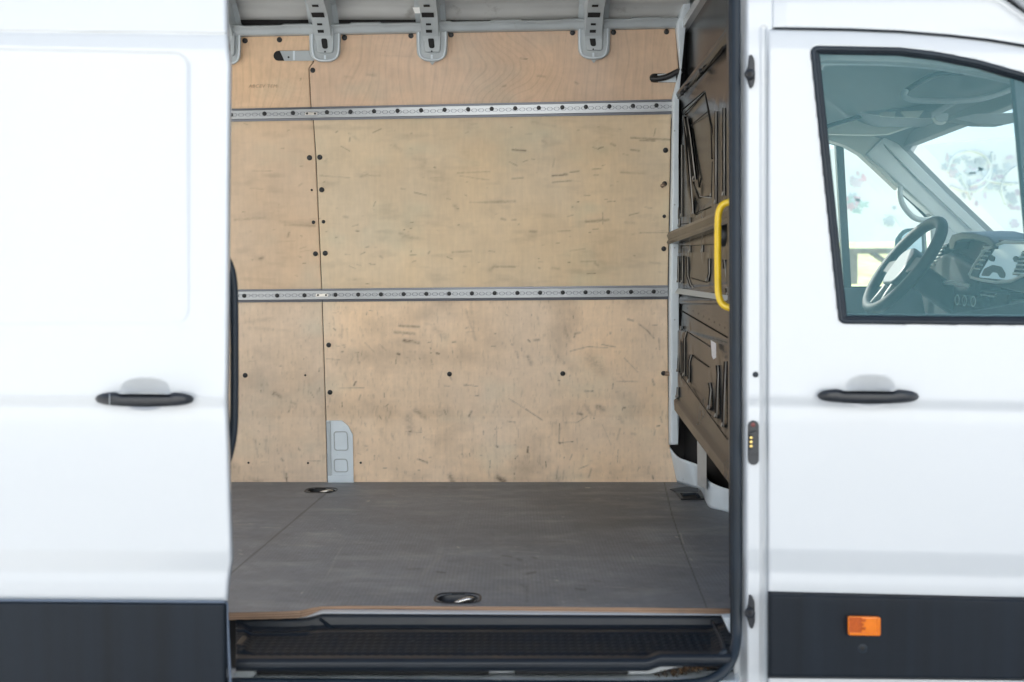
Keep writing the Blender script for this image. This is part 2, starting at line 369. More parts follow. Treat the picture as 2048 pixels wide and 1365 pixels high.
# wall behind the lining (seen in the narrow joints)
grid('inner_side_wall', 2, 20, lambda s, t: PW(lerp(-250, 1400, s), lerp(40, 966, t), -.012), M['void'], van, flip=False)

# ------------------------------------------------------------------ plywood lining
SEAM = [(100, 627), (125, 627), (137, 618), (213, 622), (236, 626.5), (316, 632), (591, 644), (840, 652), (966, 655)]
EDGE = [(40, 1350), (139, 1357), (197, 1348), (240, 1342), (600, 1335), (880, 1337), (908, 1343), (966, 1354)]
def topy(px): return 75-17*(px-460)/900
def r1(px, t): return lerp(218-19*(px-460)/888, 244-15*(px-460)/888, t)
def r2(px, t): return lerp(579.6-8.6*(px-474)/861, 605.5-6.5*(px-474)/861, t)
marks = []  # x0,y0,x1,y1,width,dark
def mk(x0, y0, x1, y1, w, d): marks.append((x0, y0, x1, y1, w, d))
# lower right sheet (transcribed)
for a in [(798, 652, 838, 654, 2.5, .55), (790, 665, 828, 668, 3, .5), (808, 681, 838, 686, 3, .7), (812, 683, 830, 684, 4, .4), (872, 660, 890, 674, 7, .25), (730, 686, 748, 704, 1, .35), (667, 657, 671, 661, 1.2, .7),
          (684, 650, 684, 676, 1.5, .3), (652, 718, 680, 720, 1, .3), (795, 708, 799, 709, 2, .8), (873, 707, 878, 708, 1.8, .9), (861, 706, 863, 706, 1, .7), (707, 772, 712, 764, 1.6, .7), (680, 777, 728, 776, 1, .4),
          (721, 790, 718, 800, 1.5, .5), (684, 814, 684, 806, 1, .6), (771, 814, 776, 809, 1.2, .6), (831, 821, 850, 836, 5, .4), (817, 836, 821, 862, 9, .35), (812, 864, 843, 865, 1, .6), (817, 863, 821, 864, 2, .8),
          (783, 868, 787, 880, 2, .3), (938, 833, 943, 823, 2.2, .8), (838, 919, 855, 926, 1.5, .8), (900, 753, 903, 760, 2, .4), (930, 745, 936, 748, 4, .12), (928, 770, 955, 773, 1, .5), (929, 771, 933, 770, 2, .6), (932, 620, 951, 680, 3, .28),
          (942, 615, 945, 655, 6, .16), (1056, 680, 1060, 684, 1.5, .9), (1068, 681, 1078, 680, 2.5, .5), (1150, 668, 1160, 666, 2, .5), (1148, 675, 1151, 668, 1.6, .5), (1056, 714, 1062, 728, 4, .4), (1034, 704, 1036, 716, 2, .3),
          (1204, 690, 1230, 694, 1.6, .5), (1256, 639, 1266, 642, 1.6, .7), (1280, 650, 1295, 662, 1.3, .6), (1295, 662, 1308, 677, 1.3, .6), (1140, 703, 1175, 694, 1.2, .45), (1175, 694, 1215, 696, 1.2, .5), (1248, 716, 1276, 745, 1, .5),
          (1130, 664, 1140, 682, 5, .16), (1180, 716, 1200, 742, 12, .28), (1185, 722, 1196, 738, 6, .3), (1110, 702, 1120, 718, 5, .2), (1170, 783, 1186, 783, 1.5, .7), (1242, 755, 1250, 765, 1.4, .3), (1233, 763, 1275, 764, 1, .4), (1226, 768, 1225, 778, 1, .7),
          (1195, 814, 1207, 818, 5, .55), (1170, 812, 1182, 828, 4, .35), (1155, 827, 1164, 829, 2.5, .6), (1143, 828, 1146, 828, 1, .6), (1129, 845, 1155, 845, 1, .5), (1155, 845, 1175, 832, 1, .5), (1052, 819, 1085, 841, 1.3, .6), (1018, 798, 1052, 819, 1, .35),
          (1015, 843, 1030, 845, 1.2, .6), (1118, 886, 1119, 848, 1, .6), (1118, 886, 1146, 884, 1, .7), (1118, 885, 1120, 887, 2, .9), (1055, 905, 1056, 895, 1.8, .9), (1058, 908, 1054, 899, 1, .7), (993, 892, 993, 855, 1, .45), (993, 892, 995, 894, 2, .9),
          (967, 870, 967, 862, 1, .7), (980, 935, 980, 922, 1, .7), (1140, 920, 1144, 910, 1.1, .7), (1158, 938, 1176, 931, 1, .6), (1177, 955, 1183, 938, 2, .35), (1115, 938, 1113, 958, 1.5, .4), (1126, 960, 1127, 942, 1.5, .3), (1037, 858, 1037, 875, 1, .3),
          (1235, 925, 1236, 900, 1, .5), (1275, 942, 1278, 936, 1.2, .5), (1305, 952, 1306, 958, 1.6, .9), (1205, 850, 1222, 890, 1, .25), (1234, 880, 1240, 858, 2, .3), (1314, 853, 1319, 852, 1.5, .8), (1263, 868, 1270, 869, 3, .3), (1247, 816, 1250, 816, 2, .7),
          (996, 955, 1008, 963, 5, .75), (999, 958, 1006, 958, 4, .6), (900, 952, 906, 964, 5, .55), (1240, 836, 1244, 844, 4, .35), (1305, 760, 1308, 770, 2, .6), (952, 792, 956, 792, 1.4, .7), (1030, 918, 1036, 912, 1, .6),
          (1013, 630, 1015, 632, 1, .6), (989, 667, 991, 668, 1.5, .5), (1023, 689, 1025, 690, 1.5, .6), (905, 685, 911, 684, 1.5, .6), (850, 648, 862, 650, 3, .15), (760, 860, 775, 885, 5, .14), (880, 800, 905, 860, 14, .10),
          # lower left sheet
          (572, 955, 574, 964, 1.6, .9), (573, 948, 574, 955, 2, .7), (563, 918, 566, 922, 2, .5), (550, 786, 560, 794, 4, .4), (545, 790, 550, 784, 1.5, .5), (492, 645, 540, 638, 4, .2), (500, 656, 580, 662, 3, .13), (582, 806, 592, 808, 3, .25), (609, 763, 606, 790, 1.5, .25),
          (616, 923, 640, 922, 1, .45), (516, 862, 518, 864, 1, .5), (533, 873, 530, 900, 1.3, .3), (510, 880, 513, 900, 1.5, .3), (636, 890, 636, 850, 1, .2), (578, 822, 577, 824, 1.4, .7), (500, 958, 520, 964, 5, .3), (620, 800, 625, 838, 1.2, .18),
          # middle right sheet (horizontal scuffs)
          (1025, 300, 1051, 302, 1.7, .75), (1262, 372-96, 1340, 280, 1.8, .65), (1280, 281, 1310, 282, 1.8, .6), (1222, 288, 1230, 291, 2.4, .45), (1308, 272, 1311, 258, 1, .6), (1262, 300, 1278, 302, 1.8, .6), (1085, 282, 1092, 286, 2.5, .3),
          (1105, 352, 1132, 350, 1.8, .75), (1128, 349, 1134, 349, 2.2, .7), (1140, 345, 1158, 343, 1.2, .7), (1105, 365, 1142, 362, 1.6, .5), (1185, 339, 1202, 338, 1.2, .5), (1187, 351, 1197, 351, 1, .6), (1242, 345, 1290, 348, 2.5, .3), (1024, 358, 1046, 356, 1.6, .45),
          (915, 346, 980, 344, 1.2, .4), (925, 353, 978, 360, 1.2, .25), (970, 405, 1030, 403, 2.6, .4), (940, 405, 1012, 406, 1.5, .3), (909, 412, 913, 417, 4, .3), (1215, 404, 1230, 403, 1.2, .5), (1155, 404, 1158, 404, 1, .8), (1168, 391, 1180, 391, 1, .6), (1144, 414, 1146, 414, 1, .6),
          (1172, 444, 1216, 440, 2.6, .55), (1200, 440, 1212, 441, 2.8, .5), (1205, 425, 1206, 448, .8, .5), (1250, 445, 1268, 446, 3, .2), (1280, 466, 1340, 465, 1.3, .4), (1003, 438, 1010, 440, 2.6, .5), (1024, 440, 1032, 440, 1.5, .5), (1060, 463, 1072, 464, 2.6, .4), (1116, 463, 1140, 462, 1.5, .35),
          (905, 505, 942, 503, 2, .45), (1162, 524, 1192, 523, 1.2, .5), (1190, 526, 1196, 532, 2.5, .35), (985, 534, 1030, 534, 1.8, .5), (980, 540, 990, 532, 4, .3), (1078, 536, 1080, 537, 1.6, .8), (1105, 537, 1118, 538, 3, .25), (1140, 502, 1170, 498, 1.2, .25), (1300, 525, 1320, 527, 2, .2),
          (1109, 318, 1106, 334, 1.4, .3), (1065, 245, 1110, 252, 4, .16), (970, 360, 920, 352, 1, .3), (747, 413, 751, 404, 1, .6), (727, 351, 760, 352, 1.3, .28), (640, 352, 700, 356, 1.2, .30), (722, 353, 735, 350, 3, .3), (672, 265, 675, 263, 1.4, .6), (699, 283, 700, 276, 1.4, .5), (708, 275, 716, 280, 3, .25),
          (712, 462, 718, 463, 1.4, .7), (800, 468, 815, 472, 4, .28), (805, 474, 835, 476, 3, .22), (913, 412, 915, 420, 4, .25), (885, 390, 895, 385, 8, .10), (688, 434, 695, 435, 3, .25), (714, 530, 722, 531, 1.2, .5), (741, 530, 750, 529, 1.2, .5), (857, 507, 859, 504, 2, .5), (822, 502, 822, 504, 1, .9), (820, 511, 832, 510, 1.2, .6), (760, 513, 765, 516, 2, .3),
          (790, 293, 800, 300, 5, .22), (845, 330, 850, 325, 6, .16), (868, 335, 870, 336, 1, .8), (1336-466, 335, 872, 336, 1, .6), (690, 509, 700, 510, 1.2, .4), (650, 322, 655, 318, 2, .3),
          # middle left sheet
          (470, 440, 530, 436, 2.5, .25), (570, 450, 630, 452, 2.2, .3), (560, 444, 580, 446, 4, .18), (576, 474, 578, 466, 2, .5), (602, 472, 604, 473, 1, .6), (520, 518, 526, 516, 3, .5), (504, 520, 505, 521, 1, .7), (505, 342, 545, 342, 1, .35), (575, 262, 580, 260, 1, .5), (598, 372, 604, 368, 2, .3), (556, 484, 590, 483, 1, .25), (466, 521, 470, 521, 4, .2),
          (600, 498, 612, 494, 1, .35), (600, 504, 625, 500, 1, .2),
          # top sheets
          (1040, 117, 1055, 119, 1.2, .7), (1005, 173, 1012, 172, 1.5, .5), (1075, 152, 1090, 154, 2, .4), (735, 150, 750, 151, 3, .3), (690, 154, 706, 156, 3, .2), (1150, 165, 1156, 168, 2, .35), (770, 112, 830, 114, 2, .12), (575, 110, 601, 162, 1, .12), (600, 162, 602, 158, 1, .6)]: mk(*a)
rsm = np.random.RandomState(21)
for k in range(250):                                      # small everyday scuffs, mostly horizontal in the middle, upright low down
    low = rsm.rand() < .55
    x = rsm.uniform(470, 1335); y = rsm.uniform(620, 960) if low else rsm.uniform(245, 570)
    L = rsm.exponential(5)+1.5; a = rsm.normal(math.pi/2 if (low and rsm.rand() < .65) else 0, .25)
    mk(x, y, x+L*math.cos(a), y+L*math.sin(a), rsm.uniform(.7, 1.4), rsm.uniform(.15, .6)*(1 if rsm.rand() < .8 else 1.3))
def ply_col(tone, grain):
    def f(px, py, A):
        c = np.array(tone)[None, :]*np.ones((len(px), 3))
        big = fbm(px/170, py/130, 5, 4)-.5; mid = fbm(px/46, py/28, 9, 4)-.5; hz = fbm(px/60, py/3.2, 12, 3)-.5; vt = fbm(px/3.0, py/70, 15, 3)-.5
        v = 1+.17*big+.11*mid+.035*hz+.09*(fbm(px/13, py/11, 19, 3)-.5)+.07*(fbm(px/4.5, py/4, 23, 2)-.5)*(py > 600)+(.06 if grain == 2 else .03)*vt
        if grain == 1:                                    # rotary cut figure: upright lines with arches
            q = px/19+5.5*fbm(px/150, py/260, 33, 3)+2.2*np.exp(-((px-1010)/70)**2)*np.cos((py-60)/24)
            ln = np.maximum(0, np.sin(q*2*math.pi))**4
            v = v-.085*ln*(.4+.9*fbm(px/90, py/120, 35, 2))
            v = v-.05*np.maximum(0, np.sin(q*2*math.pi*2.7+1))**3
        warm = fbm(px/120, py/160, 41, 3)-.5
        c = c*v[:, None]; c[:, 0] *= 1+.10*warm; c[:, 2] *= 1-.16*warm
        green = np.clip(fbm(px/90, py/60, 51, 3)-.58, 0, 1)*.45
        c[:, 0] *= 1-green*.5; c[:, 2] *= 1+green*.2
        dk = np.zeros(len(px)); brk = fbm(px/5, py/2.6, 60, 3)
        for (x0, y0, x1, y1, wd, dd) in marks:
            R = wd*3+3
            sel = (px > min(x0, x1)-R) & (px < max(x0, x1)+R) & (py > min(y0, y1)-R) & (py < max(y0, y1)+R)
            if not sel.any(): continue
            X = px[sel]; Y = py[sel]; dx = x1-x0; dy = y1-y0; L2 = dx*dx+dy*dy+1e-6
            t = np.clip(((X-x0)*dx+(Y-y0)*dy)/L2, 0, 1); dist = np.hypot(X-x0-t*dx, Y-y0-t*dy)
            wl = max(wd, 1.0)
            k = np.exp(-(dist/wl)**2)*dd*.85*np.clip(.35+1.3*(brk[sel]-.15), .25, 1.1)
            dk[sel] = np.maximum(dk[sel], k)
        # rubbed, greyed areas
        grime = np.clip(fbm(px/75, py/55, 71, 5)-.50, 0, 1)*1.1*(py > 600)+np.clip(fbm(px/55, py/16, 74, 5)-.57, 0, 1)*.9*((py > 240) & (py < 590))
        fine = np.clip(fbm(px/3.2, py/11, 77, 2)-.68, 0, 1)*1.2*(py > 600)
        low = np.clip((py-925)/45, 0, 1)*np.clip(fbm(px/40, py/14, 79, 3)-.35, 0, 1)*.45
        dk = np.clip(dk+grime*.6+fine*.7+low, 0, .92)
        dirtc = np.array([.062, .042, .030])
        return c*(1-dk[:, None])+dirtc*dk[:, None]
    return f
panels = []
def panel(side, ya, yb, tone, grain, nu, nv, label):
    def fn(s, t):
        x = 900.
        for _ in range(3):
            y = lerp(ya(x), yb(x), t)
            if side == 'L': a, b = 150., interp(y, SEAM)-.9
            else: a, b = interp(y, SEAM)+.9, interp(y, EDGE)
            x = lerp(a, b, s)
        return PW(x, y)
    o = grid('plywood_panel', nu, nv, fn, M['ply'], van, col=ply_col(tone, grain), solid=.009, off=-1, flip=True, label=label)
    panels.append(o); return o
c0 = lambda x: topy(x)-9
TM, TB = (.72, .565, .385), (.74, .57, .415)
p_tl = panel('L', c0, lambda x: r1(x, .5), (.76, .535, .355), 1, 170, 70, 'short top plywood sheet with hand pencilled writing')
p_tr = panel('R', c0, lambda x: r1(x, .5), (.74, .53, .375), 1, 340, 70, 'long top plywood sheet with arched wood grain')
p_ml = panel('L', lambda x: r1(x, .5), lambda x: r2(x, .5), (.71, .52, .35), 0, 200, 170, 'tan middle plywood sheet left of the joint')
p_mr = panel('R', lambda x: r1(x, .5), lambda x: r2(x, .5), TM, 0, 380, 180, 'yellowish middle plywood sheet with horizontal scuffs')
p_bl = panel('L', lambda x: r2(x, .5), lambda x: 966, TB, 2, 200, 180, 'bottom plywood sheet behind the sliding door edge')
p_br = panel('R', lambda x: r2(x, .5), lambda x: 966, (.84, .64, .455), 2, 380, 180, 'scratched bottom plywood sheet right of the bracket')
WN = Vector((0, -1, -WS)).normalized()
def rivet(px, py, r, par, hole=False):
    p = PW(px, py, .0005)
    if hole: return dome('screw_hole', p, WN, r*4/F, .0012, M['void'], par)
    return dome('rivet', p, WN, r*4/F, .0045, M['black'], par)
for (px, py, r, p) in [(490, 82, 5.2, p_tl), (559, 80, 5.2, p_tl), (689, 76, 5.2, p_tr), (822, 72, 5.2, p_tr), (902, 70, 5.2, p_tr), (1145, 66, 5.2, p_tr), (1227, 65, 5.2, p_tr), (1333, 64, 5.2, p_tr), (625.5, 141, 5, p_tr),
        (619, 316, 5.2, p_ml), (639.5, 315, 5.2, p_mr), (643.5, 380, 5.2, p_mr), (627, 445, 3.6, p_ml), (647, 444, 3.6, p_mr), (631, 508, 5, p_ml), (650.5, 507, 5.2, p_mr),
        (1331, 301, 5.2, p_mr), (1329, 368, 5, p_mr), (1328.5, 433, 3.6, p_mr), (1327.5, 498, 5, p_mr),
        (657.5, 690.5, 5, p_br), (660, 785, 5, p_br), (490.5, 751, 5, p_bl), (899, 748.5, 5, p_br), (1125.5, 747.5, 5, p_br), (1327, 747, 5, p_br)]: rivet(px, py, r, p)
for (px, py, r, p) in [(623.5, 380.5, 2.2, p_ml), (610.5, 751, 2.2, p_bl), (497, 926, 2.2, p_bl), (616, 926.5, 2.2, p_bl), (721.5, 926, 2.4, p_br)]: rivet(px, py, r, p, True)
tube('bolt', [PW(1330, 747.5, .012), PW(1347, 749, .015)], .0085, M['screw'], van, n=10)
tube('bolt', [PW(1329, 369, .010), PW(1323, 373, .016)], .007, M['screw'], van, n=8)
# faint pencil writing on the top left sheet
def text_obj(name, s, size, loc, rot, m, par, ext=.0003):
    cu = bpy.data.curves.new(name, 'FONT'); cu.body = s; cu.size = size; cu.extrude = ext; cu.shear = .2; cu.space_character = 1.15
    o = bpy.data.objects.new(name, cu); SC.collection.objects.link(o); bpy.context.view_layer.update()
    me = bpy.data.meshes.new_from_object(o.evaluated_get(bpy.context.evaluated_depsgraph_get())); bpy.data.objects.remove(o)
    ob = link(name, me, m, par, False); ob.location = loc; ob.rotation_euler = rot; return ob
M['pencil'] = mat('pencil', (.52, .38, .26), .8)
text_obj('pencil_writing', 'ABCEV TEM', .018, PW(497, 176, .002), (math.radians(90+8.2), 0, .01), M['pencil'], p_tl)

# ------------------------------------------------------------------ lashing rails
def rail(name, f, xa, xb, bolts, joint, label):
    base = None
    def g_(t0, t1, o0, o1, m, nm, par):
        # strip with uv in metres
        vs = []; uvs = []; n = 160
        for i in range(n+1):
            x = lerp(xa, xb, i/n)
            for t, o in ((t0, o0), (t1, o1)):
                p = PW(x, f(x, t), o); vs.append(p); uvs.append((p.x, (1-t)*.053))
        fs = [(2*i, 2*i+1, 2*i+3, 2*i+2) for i in range(n)]
        return vs, uvs, fs
    prof_ = [(0, .002), (0, .006), (.13, .007), (.16, .012), (.80, .012), (.84, .007), (1, .006), (1, .002)]
    vs = []; uv = []; fs = []; mi = []; n = 120
    for i in range(n+1):
        x = lerp(xa, xb, i/n)
        for t, o in prof_:
            p = PW(x, f(x, t), o); vs.append(p); uv.append((p.x, (1-(t-.16)/.64)*.053))
    K = len(prof_)
    for i in range(n):
        for k in range(K-1): fs.append((i*K+k, i*K+k+1, (i+1)*K+k+1, (i+1)*K+k)); mi.append(0 if k in (3,) else 1)
    me = rawmesh(name, vs, fs); ul = me.uv_layers.new(name='UVMap')
    for lp in me.loops: ul.data[lp.index].uv = uv[lp.vertex_index]
    me.materials.append(M['rail']); me.materials.append(M['rail_lip'])
    for p, q in zip(me.polygons, mi): p.material_index = q
    o = link(name, me, None, van, False, label)
    for (bx, by) in bolts: dome('track_bolt', PW(bx, by, .0115), WN, 4.3*4/F, .004, M['black'], o)
    jx = joint; jy = f(jx, .5)
    prism('joiner_plate', [PW(jx-12, jy-3, .0135), PW(jx+12, jy-3.3, .0135), PW(jx+12, jy+2.3, .0135), PW(jx-12, jy+2.6, .0135)], WN*.002, M['chrome'], o)
    for q in (-8, 8): dome('joiner_screw', PW(jx+q, jy-.4, .0155), WN, 2.0*4/F, .002, M['void'], o)
    tube('joint_line', [PW(jx-.8, f(jx, .03), .0085), PW(jx-.3, f(jx, .12), .0085)], .0009, M['void'], o, n=6)
    tube('joint_line', [PW(jx+.8, f(jx, .88), .0085), PW(jx+1.2, f(jx, .98), .0085)], .0009, M['void'], o, n=6)
    return o
b1 = [(395, 231.5), (462, 230), (529, 228), (586, 226.6)]+[(654+47.06*k, 225-.98*k-.0*k) for k in range(15)]
rail('lashing_rail', r1, 150, 1348, b1, 622, 'upper aluminium lashing rail, brightest at its middle')
b2 = [(420, 593), (488.7, 592), (554.4, 591.6), (609, 591)]+[(671+45.46*k, 590-.46*k) for k in range(15)]
rail('lashing_rail', r2, 150, 1336, b2, 644, 'lower aluminium lashing rail at mid wall')

# ------------------------------------------------------------------ slots cut in the top sheets
s_ = [PW(x, y, .0015) for x, y in capsule(547, 630, 112, 10)]
slot = prism('lining_slot', s_, WN*.001, M['void'], van)
prism('slot_metal', [PW(x, y, .003) for x, y in [(560, 102.5), (628, 101.5), (628, 122), (569, 122)]], WN*.0015, M['grey_paint'], slot)
dome('slot_hole', PW(577, 115, .005), WN, .0035, .001, M['void'], slot); box_ = prism('slot_rib', [PW(x, y, .0045) for x, y in [(586, 102), (590, 102), (590, 121), (586, 121)]], WN*.001, M['grey_light'], slot)
slot2 = prism('lining_slot', [PW(x, y, .0015) for x, y in capsule(1299, 1362, 156.5, 9)], WN*.001, M['void'], van)
prism('slot_metal', [PW(x, y, .003) for x, y in [(1315, 149), (1352, 146), (1352, 165), (1316, 165)]], WN*.0015, M['grey_light'], slot2)
tube('wiring_loom', [PW(1302, 158, .004), PW(1320, 158, .012), PW(1338, 153, .02), PW(1352, 145, .03), PW(1366, 140, .05)], .011, M['black'], van, smooth_path=2)

# ------------------------------------------------------------------ cant rail, roof bows and their feet
def ctop(px): return topy(px)-4
pf = [(ctop, 4, .0), (ctop, 0, .03), (ctop, -12, .035), (ctop, -17, .05), (ctop, -19, .015)]
def cant(s, t):
    x = lerp(150, 1368, s); k = t*4; i = min(int(k), 3); u = k-i
    o0, o1 = pf[i], pf[i+1]; dy = lerp(o0[1], o1[1], u); of = lerp(o0[2], o1[2], u)
    dy -= 3.2*(sstep(0, 1, k-1.5))*(1 if (math.sin(x*.045) > .2) else 0)*.6
    return PW(x, ctop(x)+dy, of)
grid('cant_rail', 260, 8, cant, M['grey_paint'], van, solid=.004, off=-1)
def foot(cx, ybot, w, tipy=False):
    yt = topy(cx)-20; hw = w/2
    out = rounded([(cx-hw-2, yt), (cx+hw+2, yt), (cx+hw, ybot-12), (cx+hw*.5, ybot), (cx-hw*.5, ybot), (cx-hw, ybot-12)], [0, 0, 12, 10, 10, 12])
    fo = prism('bow_foot', [PW(x, y, .004) for x, y in out], WN*.018, M['grey_paint'], van, bev=.005)
    inn = rounded([(cx-hw*.62, yt), (cx+hw*.62, yt), (cx+hw*.55, ybot-18), (cx-hw*.5, ybot-18)], [0, 0, 6, 6])
    prism('foot_channel', [PW(x, y, .020) for x, y in inn], WN*.016, M['grey_paint'], fo, bev=.004)
    rim = [PW(x, y, .024) for x, y in [(cx-hw+3, yt+10), (cx-hw+3.5, ybot-14), (cx-hw*.5, ybot-4), (cx+hw*.5, ybot-4), (cx+hw-3.5, ybot-14), (cx+hw-3, yt+10)]]
    tube('foot_rim', rim, .0035, M['grey_light'], fo, n=8, smooth_path=2)
    oy = ybot-38
    hl = [PW(x, y, .037) for x, y in rounded([(cx-9, oy-10), (cx+3, oy-10), (cx+5, oy+11), (cx-6, oy+11)], 5)]
    prism('oval_hole', hl, WN*.0006, M['void'], fo)
    prism('weld_tab', [PW(x, y, .037) for x, y in [(cx-3, ybot-14), (cx+1, ybot-14), (cx+1, ybot-6), (cx-3, ybot-6)]], WN*.002, M['grey_light'], fo)
    dome('small_hole', PW(cx-1, ybot-21, .037), WN, .003, .0006, M['void'], fo)
    if tipy: prism('drip_tip', [PW(x, y, .008) for x, y in [(cx-6, ybot-1), (cx+6, ybot-1), (cx, ybot+7)]], WN*.004, M['grey_paint'], fo)
    return fo
def bow(cx, w, ang=0):
    x0 = PW(cx, 60).x; hw = w/2*3.9/F; h = .058
    path = [(3.885, 2.235), (3.865, 2.275), (3.80, 2.330), (3.68, 2.372), (3.45, 2.405), (3.0, 2.425), (2.45, 2.40)]
    vs = []; fs = []
    for i, (d, z) in enumerate(path):
        a = path[max(i-1, 0)]; b = path[min(i+1, len(path)-1)]; t = Vector((0, b[0]-a[0], b[1]-a[1])).normalized(); n_ = Vector((0, t.z, -t.y)).normalized()
        if n_.y > 0 or n_.z < -.99: pass
        up = Vector((0, -t.z, t.y));
        if up.z < 0: up = -up
        c = Vector((x0, d, z)); wf = hw*(.72 if i == 0 else 1)
        for (u, v) in [(-1.5, 1), (-1, .85), (-.8, 0), (.8, 0), (1, .85), (1.5, 1)]:
            vs.append(c+Vector((u*wf, 0, 0))+up*v*h)
    for i in range(len(path)-1):
        for k in range(5): fs.append((i*6+k, i*6+k+1, (i+1)*6+k+1, (i+1)*6+k))
    me = rawmesh('roof_bow', vs, fs); o = link('roof_bow', me, M['grey_paint'], van, False, solid=.002, off=0)
    # punched holes in the underside
    for (t, w_, l_) in [(1.25, .3, .006), (1.6, .25, .004), (2.05, .6, .016), (2.5, .3, .006)]:
        i = int(t); a = path[i]; b = path[i+1]; q = t-i
        d = lerp(a[0], b[0], q); z = lerp(a[1], b[1], q); tt = Vector((0, b[0]-a[0], b[1]-a[1])).normalized(); dn = Vector((0, tt.z, -tt.y))
        if dn.z > 0 or (abs(dn.z) < .1 and dn.y > 0): dn = -dn
        if dn.y > 0 and abs(dn.y) > abs(dn.z): dn = -dn
        c = Vector((x0-.004, d, z))+dn*.002
        ww = hw*w_; prism('punched_hole', [c+Vector((-ww, 0, 0))-tt*l_, c+Vector((ww, 0, 0))-tt*l_, c+Vector((ww, 0, 0))+tt*l_, c+Vector((-ww, 0, 0))+tt*l_], dn*.0008, M['void'], o)
    return o
for cx, yb, w_ in ((456, 131, 52), (651, 125, 60), (864.5, 124, 60), (1187.5, 120, 62)):
    foot(cx, yb, w_, cx > 800); bow(cx-2, 40)
bow(250, 40)
lampc = Vector((PW(843, 30).x, 3.80, 2.322))
prism('roof_pale_patch', [P(825, 15, 3.775), P(843, 15, 3.775), P(847, 27, 3.80), P(830, 27, 3.80)], (0, -.002, -.001), M['g_white'], van)  # pale patch on the roof underside

# ------------------------------------------------------------------ white bracket in the lower joint
br = prism('wall_bracket', [PW(x, y, .002) for x, y in [(653, 841), (684, 841), (697, 852), (706, 869), (707.5, 966), (656, 966)]], WN*.006, M['grey_light'], van, bev=.0015)
prism('bracket_flange', [PW(x, y, .008) for x, y in [(653.5, 843), (661, 842), (663, 964), (656.5, 964)]], WN*.006, M['grey_paint'], br, bev=.001)
for y0, y1 in ((864, 901), (919, 944)):
    rr = rounded([(668, y0), (694, y0), (696, y1), (669, y1)], 6)
    tube('pressed_ring', [PW(x, y, .009) for x, y in rr], .0022, M['grey_paint'], br, closed=True, n=8)
prism('bracket_foot', [PW(x, y, .009) for x, y in [(656, 951), (707, 951), (708, 965), (656, 965)]], WN*.006, M['grey_light'], br, bev=.002)

# ------------------------------------------------------------------ corner post right of the lining
def post_r(y): return interp(y, [(0, 1385), (55, 1371), (190, 1358), (300, 1357), (840, 1358), (892, 1356)])
def cpost(s, t):
    y = lerp(-20, 890, t); a = interp(y, [(0, 1366), (50, 1350), (139, 1360), (197, 1344), (240, 1344), (600, 1337), (890, 1338)]); b = post_r(y)
    o = .004+.05*sstep(0, .28, s)
    return PW(lerp(a, b, s), y, float(o))
cp = grid('corner_post', 12, 120, cpost, M['grey_light'], van, solid=.002, off=-1)
for y in (262, 410, 496, 640): dome('weld_spot', PW(1349, y, .056), WN, .003, .002, M['grey_paint'], cp)
tube('edge_trim', [PW(interp(y, EDGE)+1.5, y, .008) for y in range(236, 885, 20)], .0016, M['seal'], cp, n=6)
prism('latch_plate', [PW(x, y, .058) for x, y in [(1343, 823), (1355, 818), (1356, 888), (1344, 888)]], WN*.004, M['grey_light'], cp, bev=.001)

# ------------------------------------------------------------------ bulkhead between load space and cab (pressed steel)
def toB(px, py):
    d = XB*F/(px-CX); return d, ZC+(CY-py)/F*d
def seg(Y, Z, a, b):
    (y0, z0), (y1, z1) = a, b; dy, dz = y1-y0, z1-z0; L = dy*dy+dz*dz+1e-9
    t = np.clip(((Y-y0)*dy+(Z-z0)*dz)/L, 0, 1); return np.hypot(Y-y0-t*dy, Z-z0-t*dz)
c3 = lambda X, Y_: (1300+.403*X, 150+.403*Y_)
c4 = lambda X, Y_: (1300+.3296*X, 650+.3296*Y_)
beads = []
for pl in [[c3(140, 365), c3(140, 715)], [c3(158, 350), c3(158, 705)], [c3(328, 185), c3(328, 640)], [c3(368, 165), c3(368, 600)], [c3(140, 900), c3(140, 1030)], [c3(160, 900), c3(160, 1035)],
           [c3(187, 905), c3(188, 1000), c3(205, 1048), c3(290, 1090)], [c3(295, 912), c3(295, 985), c3(285, 1025), c3(205, 1008)], [c3(368, 920), c3(368, 1100)],
           [c4(173, 10), c4(173, 285)], [c4(215, 38), c4(200, 75), c4(198, 310)], [c4(240, 182), c4(228, 225), c4(228, 350)], [c4(350, 350), c4(358, 398), c4(358, 512)], [c4(398, 245), c4(402, 295), c4(402, 562)], [c4(447, 222), c4(447, 618)],
           [c4(173, 380), c4(173, 440)], [c3(150, 705), c3(150, 755)], [c3(200, 705), c3(200, 750)], [c3(262, 705), c3(262, 742)], [c3(150, 845), c3(150, 885)], [c3(200, 845), c3(200, 882)], [c3(262, 845), c3(262, 880)]]:
    beads.append([toB(*p) for p in pl])
rec = [toB(*c3(*p)) for p in [(160, 185), (270, 85), (308, 330), (300, 640), (222, 700), (185, 560)]]
rec2 = [toB(*c4(*p)) for p in [(215, 38), (395, 150), (470, 170), (470, 640), (190, 330), (185, 100)]]
def inpoly_sdf(Y, Z, poly):
    n = len(poly); d = np.full(Y.shape, 9.); ins = np.zeros(Y.shape, bool)
    for i in range(n):
        a, b = poly[i], poly[(i+1) % n]; d = np.minimum(d, seg(Y, Z, a, b))
        c = ((a[1] > Z) != (b[1] > Z)) & (Y < (b[0]-a[0])*(Z-a[1])/(b[1]-a[1]+1e-12)+a[0]); ins ^= c
    return np.where(ins, -d, d)
NY, NZ = 380, 460
ybk = [(2.30, .74), (2.98, .80), (3.97, .905)]
Yg, Tg = np.meshgrid(np.linspace(2.30, 3.965, NY+1), np.linspace(0, 1, NZ+1))
